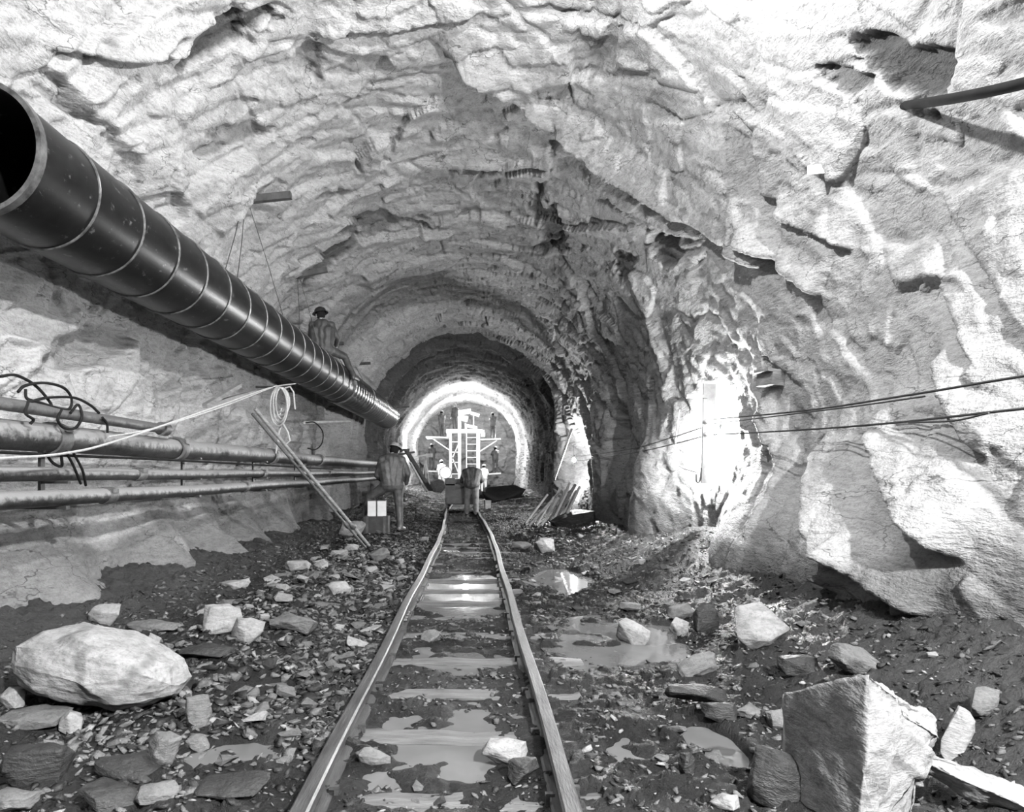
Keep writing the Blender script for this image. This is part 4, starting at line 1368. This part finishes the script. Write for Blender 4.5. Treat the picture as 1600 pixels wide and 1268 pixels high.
def person(name, J, loc, rotz, mats, label, voxel=.012, bulky=1.0, hat='hat', curl=.5, pack=False):
    """J: joints in metres, local space, feet near z=0, facing +Y. One continuous skin; hat and boots are parts."""
    b = bulky
    V_ = {k: Vector(v) for k, v in J.items()}
    caps = []
    pel, ch, nk, hd = V_['pelvis'], V_['chest'], V_['neck'], V_['head']
    sl, sr, hl, hr_ = V_['sho_l'], V_['sho_r'], V_['hip_l'], V_['hip_r']
    T = 'top'
    for q in (-.5, 0, .5):
        caps.append((pel + (hl - hr_) * q * .75, ch + (sl - sr) * q * .62, .125 * b, .135 * b, T))
    caps.append((sl, sr, .075 * b, .075 * b, T))
    caps.append((sl * .6 + sr * .4, pel, .12 * b, .13 * b, T)); caps.append((sr * .6 + sl * .4, pel, .12 * b, .13 * b, T))
    caps.append((ch, nk, .10, .06, T)); caps.append((nk, hd, .055, .06, 'skin'))
    caps.append((hl, hr_, .12 * b, .12 * b, 'leg'))
    up = (hd - nk).normalized(); fw = V_.get('face', Vector((0, 1, 0)))
    fw = (fw - up * fw.dot(up)).normalized(); sd = fw.cross(up)
    caps.append((hd + up * .02 - fw * .008, hd + up * .045 - fw * .018, .093, .09, 'hair'))   # skull under hair
    caps.append((hd + up * .035 + fw * .022, hd - up * .03 + fw * .028, .080, .070, 'skin'))  # face
    caps.append((hd + fw * .035 - up * .03, hd + fw * .05 - up * .085, .06, .038, 'skin'))   # jaw and chin
    caps.append((hd + fw * .095 + up * .02, hd + fw * .112 - up * .022, .010, .015, 'skin'))  # nose
    caps.append((hd + fw * .082 + up * .03 + sd * .04, hd + fw * .082 + up * .03 - sd * .04, .016, .016, 'skin'))
    for e in (-1, 1): caps.append((hd + sd * e * .092 + up * .02, hd + sd * e * .092 - up * .02, .016, .012, 'skin'))
    for s_ in ('l', 'r'):
        sh, el, wr = V_['sho_' + s_], V_['elb_' + s_], V_['wri_' + s_]
        caps.append((sh, el, .068 * b, .056 * b, T)); caps.append((el, wr + (el - wr) * .06, .056 * b, .043 * b, T))
        out = V_.get('thumb_' + s_, Vector((0, 1, 0)))
        caps += hand_caps(wr, wr - el, out, curl)
        hp, kn, an = V_['hip_' + s_], V_['kne_' + s_], V_['ank_' + s_]
        caps.append((hp, kn, .098 * b, .072 * b, 'leg')); caps.append((kn, an, .070 * b, .055 * b, 'leg'))
        toe = V_['toe_' + s_]
        caps.append((an, an - Vector((0, 0, .02)), .056, .052, 'boot'))
        caps.append((an + (an - toe) * .15 - Vector((0, 0, .035)), an * .45 + toe * .55, .045, .046, 'boot')); caps.append((an * .5 + toe * .5, toe, .046, .038, 'boot'))
    mb = MB()
    for (a, c, ra, rb, _) in caps:
        q = capsule(a, c, ra, rb); mb.add(q.v, q.f)
    me = mb.mesh('tmp_body', M['cloth'])
    tmp = bpy.data.objects.new('tmp_body', me); COL.objects.link(tmp)
    md = tmp.modifiers.new('r', 'REMESH'); md.mode = 'VOXEL'; md.voxel_size = voxel
    ms = tmp.modifiers.new('s', 'SMOOTH'); ms.factor = .5; ms.iterations = 4
    dg = bpy.context.evaluated_depsgraph_get(); dg.update()
    body = bpy.data.meshes.new_from_object(tmp.evaluated_get(dg))
    bpy.data.objects.remove(tmp); bpy.data.meshes.remove(me)
    body.name = 'body'
    nv = len(body.vertices); co = np.empty(nv * 3); body.vertices.foreach_get('co', co); co = co.reshape(-1, 3)
    # cloth folds
    for i in range(nv):
        p = Vector(co[i]); co[i] += .010 * mnoise.noise(p * 9) * np.array((1, 1, .3)) * (1 if voxel < .02 else 0)
    body.vertices.foreach_set('co', co.ravel())
    body.materials.clear()
    tags = ['top', 'leg', 'skin', 'boot', 'hair']
    for t in tags: body.materials.append(M[mats.get(t, 'cable')])
    npol = len(body.polygons); fc = np.empty(npol * 3); body.polygons.foreach_get('center', fc); fc = fc.reshape(-1, 3)
    bd = np.full(npol, 1e9); bt = np.zeros(npol, dtype=np.int32)
    for (a, c, ra, rb, t) in caps:
        a, c = np.array(a), np.array(c); e = c - a; l2 = max(e.dot(e), 1e-9)
        tt = np.clip(((fc - a) @ e) / l2, 0, 1)
        d_ = np.linalg.norm(fc - a - tt[:, None] * e, axis=1) - (ra + (rb - ra) * tt)
        m_ = d_ < bd; bd = np.where(m_, d_, bd); bt = np.where(m_, tags.index(t), bt)
    body.polygons.foreach_set('material_index', bt)
    body.polygons.foreach_set('use_smooth', np.ones(npol, dtype=bool))
    body.update()
    root = empty(name, loc, (0, 0, rotz), label=label, cat='person')
    obj('body', body, root)
    if hat:
        R = Matrix((sd, fw, up)).transposed()
        dome = MB().lathe([(.155, -.004), (.152, .006), (.118, .012), (.114, .05), (.092, .092), (.05, .118), (.012, .126), (.001, .126)], n=20)
        brim = [(p[0], p[1] * (1.12 if p[2] < .01 else 1.05) + (.012 if p[2] < .01 else 0), p[2]) for p in dome.v]
        hv = [R @ Vector(p) + hd + up * .055 for p in brim]
        MB().add(hv, dome.f).build('hard_hat', M[hat], root, True)
    return root


def stand(**k):
    J = dict(pelvis=(0, 0, .95), chest=(0, .0, 1.28), neck=(0, 0, 1.47), head=(0, .03, 1.60), sho_l=(-.18, 0, 1.41), sho_r=(.18, 0, 1.41),
             elb_l=(-.25, -.03, 1.13), elb_r=(.25, -.03, 1.13), wri_l=(-.26, .07, .90), wri_r=(.26, .07, .90), hip_l=(-.09, 0, .92), hip_r=(.09, 0, .92),
             kne_l=(-.11, .02, .50), kne_r=(.11, .02, .50), ank_l=(-.11, -.02, .10), ank_r=(.11, -.02, .10), toe_l=(-.13, .16, .045), toe_r=(.13, .16, .045))
    J.update(k)
    return J


CL = dict(top='cloth', leg='cloth', skin='skin', boot='boot')
# the man in muddy rain gear standing by the pipes, back to the camera, one foot up on the bank
gx, gy, g0 = ground(617, 831)
person('person', stand(pelvis=(-.05, .0, .93), chest=(-.06, .06, 1.25), neck=(-.04, .10, 1.44), head=(-.01, .15, 1.56), face=(.25, 1, -.1),
                       sho_l=(-.25, .04, 1.38), sho_r=(.14, .09, 1.38), elb_l=(-.34, .06, 1.09), elb_r=(.25, .0, 1.12), wri_l=(-.22, .24, .97), wri_r=(.22, .15, .93),
                       hip_l=(-.15, 0, .90), hip_r=(.05, 0, .90), kne_l=(-.48, .10, .66), ank_l=(-.58, .06, .33), toe_l=(-.70, .22, .28),
                       kne_r=(.08, .02, .48), ank_r=(.10, -.04, .09), toe_r=(.18, .13, .04)),
       (gx, gy, g0), .12, CL, 'person in muddy dark rain gear and hard hat standing by the pipes', .011, 1.16)
# the rock his raised foot rests on
o = obj('rock', hull_mesh('rock', 811, .26, .22, .24, 20, .6, 3, .02, M['rock_dark']), None, (gx - .66, gy + .10, g0 - .19), (0, 0, .4))
set_props(o, 'dark rock under the raised foot of the standing man', 'rock')
# the man bent forward over the locomotive
gx2, gy2 = (737 - VX) / F_PX * 20.6, 20.6
person('person', stand(pelvis=(0, -.03, .93), chest=(0, .20, 1.21), neck=(0, .36, 1.30), head=(0, .47, 1.29), face=(0, .55, -.8), sho_l=(-.20, .28, 1.27), sho_r=(.20, .28, 1.27),
                       elb_l=(-.30, .36, 1.02), elb_r=(.30, .36, 1.02), wri_l=(-.24, .56, .95), wri_r=(.24, .56, .95), thumb_l=(1, 0, 0), thumb_r=(-1, 0, 0),
                       kne_l=(-.13, .03, .50), kne_r=(.12, .0, .49), ank_l=(-.14, -.02, .10), ank_r=(.13, -.10, .09), toe_l=(-.16, .16, .045), toe_r=(.16, .08, .04)),
       (gx2, gy2, floor_at(gx2, gy2)), .0, dict(top='cloth', leg='cloth_mid', skin='skin', boot='boot_pale'), 'person in a dark coat bending over the locomotive, seen from behind', .012, 1.34)
# the man sitting astride the duct
zt = DZ + DR + .012
person('person', stand(pelvis=(0, 0, .10), chest=(-.02, .02, .44), neck=(-.03, .05, .62), head=(-.05, .06, .75), face=(-.6, .8, .1), sho_l=(-.21, .03, .56), sho_r=(.16, .03, .56),
                       elb_l=(-.27, .16, .32), elb_r=(.26, .10, .33), wri_l=(-.16, .36, .26), wri_r=(.20, .32, .22), hip_l=(-.10, 0, .09), hip_r=(.10, 0, .09),
                       kne_l=(-.42, .34, -.05), ank_l=(-.50, .36, -.42), toe_l=(-.50, .56, -.46), kne_r=(.34, .42, .02), ank_r=(.50, .66, -.36), toe_r=(.54, .86, -.40)),
       (DX, 13.7, zt), .0, dict(top='cloth', leg='cloth', skin='skin', boot='boot'), 'person in a dark cap sitting astride the ventilation duct', .012, 1.05, hat='dark_metal')

# box and tins beside the standing man
gx3, gy3 = (589 - VX) / F_PX * 13.2, 13.2
g3 = floor_at(gx3, gy3)
cr = empty('tool_crate', (gx3, gy3, g3 - .02), label='low black crate at the feet of the standing man', cat='crate')
MB().box((0, 0, .16), (.46, .34, .32)).build('crate_body', M['dark_metal'], cr)
for q in (-.16, .16): MB().box((q, -.18, .17), (.05, .02, .32)).build('batten', M['wood_dark'], cr)
for q, label in ((-.085, 'pale tin on the crate by the standing man, nearer the pipes'), (.095, 'pale tin on the crate by the standing man, nearer the track')):
    t_ = empty('pale_tin', (gx3 + q, gy3 - .02, g3 + .302), label=label, cat='tin', group='pale tins on the black crate')
    MB().box((0, 0, .14), (.15, .14, .28)).build('tin_body', M['white'], t_)
    MB().box((0, 0, .287), (.155, .145, .014)).build('lid', M['galv'], t_)
    MB().tube(curve_pts([(-.05, 0, .294), (-.04, 0, .33), (.04, 0, .33), (.05, 0, .294)], 5), .006, 6).build('handle', M['dark_metal'], t_)

# ------------------------------------------------------------------ locomotive on the track
lx = float(track_x(22.5)) + .02
lo = empty('mine_locomotive', (lx, 21.45, 0), label='small black mine locomotive with a round headlamp on the track', cat='locomotive')
MB().box((0, 1.5, .48), (1.02, 3.0, .62)).build('hull', M['dark_metal'], lo)
MB().box((0, 1.7, .86), (.80, 2.2, .16)).build('deck_cover', M['dark_metal'], lo)
MB().box((0, -.06, .30), (.96, .14, .20)).build('buffer_beam', M['dark_metal'], lo)
for sx in (-1, 1):
    MB().box((sx * .47, 1.5, .20), (.06, 2.9, .26)).build('side_frame', M['dark_metal'], lo)
    for yy_ in (.7, 2.3):
        w_ = MB().lathe([(.001, -.04), (.05, -.04), (.06, -.02), (.20, -.02), (.22, .03), (.20, .04), (.001, .04)], (sx * .47, yy_, .21), 'X', 20).build('wheel', M['rail'], lo, True)
hl_ = empty('headlamp', (-.50, -.05, 1.14)); hl_.parent = lo
MB().lathe([(.001, .20), (.10, .19), (.17, .06), (.19, 0), (.185, -.02), (.165, -.02)], (0, 0, 0), 'Y', 28).build('lamp_shell', M['galv'], hl_, True)
MB().lathe([(.001, -.03), (.10, -.024), (.165, -.012), (.165, 0), (.001, 0)], (0, 0, 0), 'Y', 28).build('lens', M['lens'], hl_, True)
MB().sphere((-.05, -.03, -.09), .05).build('filament_glow', M['lens_hot'], hl_, True)
MB().bar((-.30, .08, .60), (-.50, .08, 1.02), .06).build('lamp_bracket', M['dark_metal'], lo)
MB().box((-.36, .2, .86), (.28, .4, .22)).build('battery_box', M['dark_metal'], lo)
MB().tube(curve_pts([(.36, .3, .9), (.44, .1, 1.0), (.47, -.05, .85), (.46, -.06, .5)], 6), .025, 8).build('hose', M['cable'], lo, True)
MB().lathe([(.001, -.03), (.05, -.03), (.05, .02), (.001, .02)], (.36, .05, .94), 'Y', 12).build('reflector', M['white'], lo, True)

# ------------------------------------------------------------------ drill jumbo at the face
JY = 45.0
def jp(px, py, d=JY): return Vector(P(px, py, d))
jx = (726 - VX) / F_PX * JY
ju = empty('drill_jumbo', (jx, JY, -.1), label='white steel drilling platform with ladders standing before the tunnel face', cat='scaffold')
jo = Vector(ju.location)


def jbar(name, a, b, w, h=None, parent=ju, mat='white_metal', d0=JY, d1=None):
    a3 = Vector(P(a[0], a[1], d0)) - jo; b3 = Vector(P(b[0], b[1], d1 or d0)) - jo
    return MB().bar(a3, b3, w, h).build(name, M[mat], parent)


for px in (704, 748):
    for dd in (JY, JY + 2.2): jbar('post', (px, 764), (px, 672), .17, .17, d0=dd)
jbar('top_beam', (697, 674), (757, 674), .24, .2); jbar('top_beam', (697, 674), (757, 674), .24, .2, d0=JY + 2.2)
MB().box(jp(726, 673, JY + 1.1) - jo, (2.3, 2.4, .10)).build('upper_deck', M['white_metal'], ju)
MB().box(jp(684, 684, JY + .9) - jo, (1.45, 2.0, .09), (0, .03, 0)).build('left_wing', M['white_metal'], ju)
MB().box(jp(766, 687, JY + .9) - jo, (1.30, 2.0, .09), (0, -.03, 0)).build('right_wing', M['white_metal'], ju)
MB().box(jp(680, 736, JY + 1.2) - jo, (1.0, 1.6, .09), (0, .03, 0)).build('lower_wing', M['white_metal'], ju)
MB().box(jp(768, 740, JY + 1.2) - jo, (1.2, 1.6, .09), (0, -.06, 0)).build('lower_wing', M['white_metal'], ju)
jbar('wing_strut', (676, 685), (704, 704), .07); jbar('wing_strut', (776, 688), (748, 706), .07)
for y_ in (690, 706, 722, 740): jbar('cross_brace', (704, y_), (716, y_), .07)
jbar('diagonal_brace', (704, 722), (717, 692), .07); jbar('diagonal_brace', (717, 740), (704, 708), .07)
ld = empty('ladder', jp(737, 764, JY - .15) - jo); ld.parent = ju
for q in (-.33, .33): MB().box((q, 0, 2.0), (.07, .07, 4.0)).build('stringer', M['white_metal'], ld)
for i in range(9): MB().box((0, 0, .35 + i * .42), (.66, .05, .05)).build('rung', M['white_metal'], ld)
jbar('mast', (718, 764), (718, 642), .20, .2, d0=JY - .1)
jbar('drill_boom', (716, 645), (736, 642), .36, .30, d0=JY - .2); jbar('drill_head', (719, 652), (731, 655), .42, .35, d0=JY - .25)
jbar('feed_bar', (736, 645), (749, 649), .22, .2, d0=JY - .2); jbar('rail_post', (740, 645), (740, 672), .08, .08, d0=JY)
jbar('rail_post', (727, 660), (727, 672), .08, .08, d0=JY); jbar('hand_rail', (727, 664), (745, 668), .12, .2, d0=JY)
for px in (700, 753): jbar('deck_bracket', (px - 2, 679), (px + 5, 679), .2, .26, d0=JY - .1)

PALE = dict(top='cloth_pale', leg='cloth_pale', skin='skin', boot='boot')
MID = dict(top='cloth', leg='cloth', skin='skin', boot='boot')


def worker(px, base_y, d, mats, label, rot, J=None, scale=1.0, z=None, hat='hat'):
    p = P(px, base_y, d)
    z_ = z if z is not None else floor_at(p[0], d)
    o = person('person', J or stand(), (p[0], d, z_), rot, mats, label, .02, 1.1, hat)
    o.scale = (scale,) * 3


deck = float(jp(726, 673).z) + .05
worker(711, 673, JY + .6, dict(top='cloth', leg='cloth', skin='skin', boot='boot'), 'person in dark clothes on the upper deck of the drilling platform', 2.6, None, 1, deck)
worker(690, 766, 42.0, PALE, 'person in pale clothes standing left of the drilling platform', .3,
       stand(elb_l=(-.22, .16, 1.15), wri_l=(-.16, .38, 1.12), elb_r=(.22, .16, 1.15), wri_r=(.16, .38, 1.12)), 1.0, None, 'white')
worker(756, 766, 42.5, PALE, 'person in pale clothes standing right of the drilling platform', -.2,
       stand(elb_l=(-.22, .18, 1.2), wri_l=(-.1, .4, 1.25), elb_r=(.24, .15, 1.2), wri_r=(.2, .4, 1.2)), 1.0, None, 'white')
lowl = float(jp(680, 736, JY + 1.2).z) + .05; lowr = float(jp(768, 740, JY + 1.2).z) + .05
worker(675, 736, JY + 1.2, MID, 'person drilling on the lower left wing of the platform', 0, stand(elb_l=(-.22, .2, 1.2), wri_l=(-.12, .45, 1.2), elb_r=(.22, .2, 1.2), wri_r=(.12, .45, 1.2)), 1, lowl)
worker(774, 740, JY + 1.2, MID, 'person drilling on the lower right wing of the platform', .2, stand(elb_l=(-.22, .2, 1.2), wri_l=(-.12, .45, 1.2), elb_r=(.22, .2, 1.2), wri_r=(.12, .45, 1.2)), 1, lowr)
upr = float(jp(766, 687, JY + .9).z) + .05
worker(770, 687, JY + 1.0, MID, 'person drilling on the upper right wing of the platform', 0, stand(elb_l=(-.22, .2, 1.2), wri_l=(-.12, .45, 1.2), elb_r=(.22, .2, 1.2), wri_r=(.12, .45, 1.2)), 1, upr)
upl = float(jp(684, 684, JY + .9).z) + .05
worker(690, 684, JY + 1.0, MID, 'person drilling on the upper left wing of the platform', 0, stand(elb_l=(-.22, .2, 1.2), wri_l=(-.12, .45, 1.2), elb_r=(.22, .2, 1.2), wri_r=(.12, .45, 1.2)), 1, upl)
# drill on a stand left of the platform
p = P(665, 768, 40); g = floor_at(p[0], 40)
dt = empty('drill_stand', (p[0], 40, g), label='small pale drill on a stand left of the drilling platform', cat='drill')
for q in (-.25, .25): MB().bar((q, 0, 0), (0, 0, 1.75), .06).build('leg', M['white_metal'], dt)
MB().bar((0, .35, 0), (0, 0, 1.75), .06).build('leg', M['white_metal'], dt)
MB().bar((-.95, 0, 1.72), (.12, 0, 1.9), .07).build('drill_steel', M['white_metal'], dt)
MB().box((.2, 0, 1.86), (.35, .2, .22)).build('drill_body', M['white_metal'], dt)
o = obj('rock', hull_mesh('rock', 333, .38, .3, .42, 20, .5, 3, .02, M['rock_pale']), None, (*P(684, 775, 36)[:2], floor_at(P(684, 775, 36)[0], 36) - .1), (0, 0, .4))
set_props(o, 'bright white lump of rock beside the locomotive, left side', 'rock')
o = obj('rock', hull_mesh('rock', 334, .5, .3, .25, 20, .5, 3, .02, M['rock_pale']), None, (*P(752, 778, 34)[:2], floor_at(P(752, 778, 34)[0], 34) - .1), (0, 0, .4))
set_props(o, 'bright white lump of rock beside the locomotive, right side', 'rock')
o = obj('rock', hull_mesh('rock', 335, 1.0, .6, .42, 24, .4, 3, .02, M['rock_dark']), None, (*P(788, 785, 29.5)[:2], floor_at(P(788, 785, 29.5)[0], 29.5) - .15), (0, 0, .1))
set_props(o, 'black heap of rock right of the track before the lit ring', 'rock')
gx4, gy4, g4 = ground(762, 795)
bx4 = empty('pale_box', (gx4, gy4, g4), (0, 0, .15), label='small pale box standing beside the right rail near the locomotive', cat='box')
MB().box((0, 0, .13), (.2, .2, .28)).build('box_body', M['wood'], bx4)
MB().box((0, 0, .28), (.22, .22, .02)).build('lid', M['wood'], bx4)
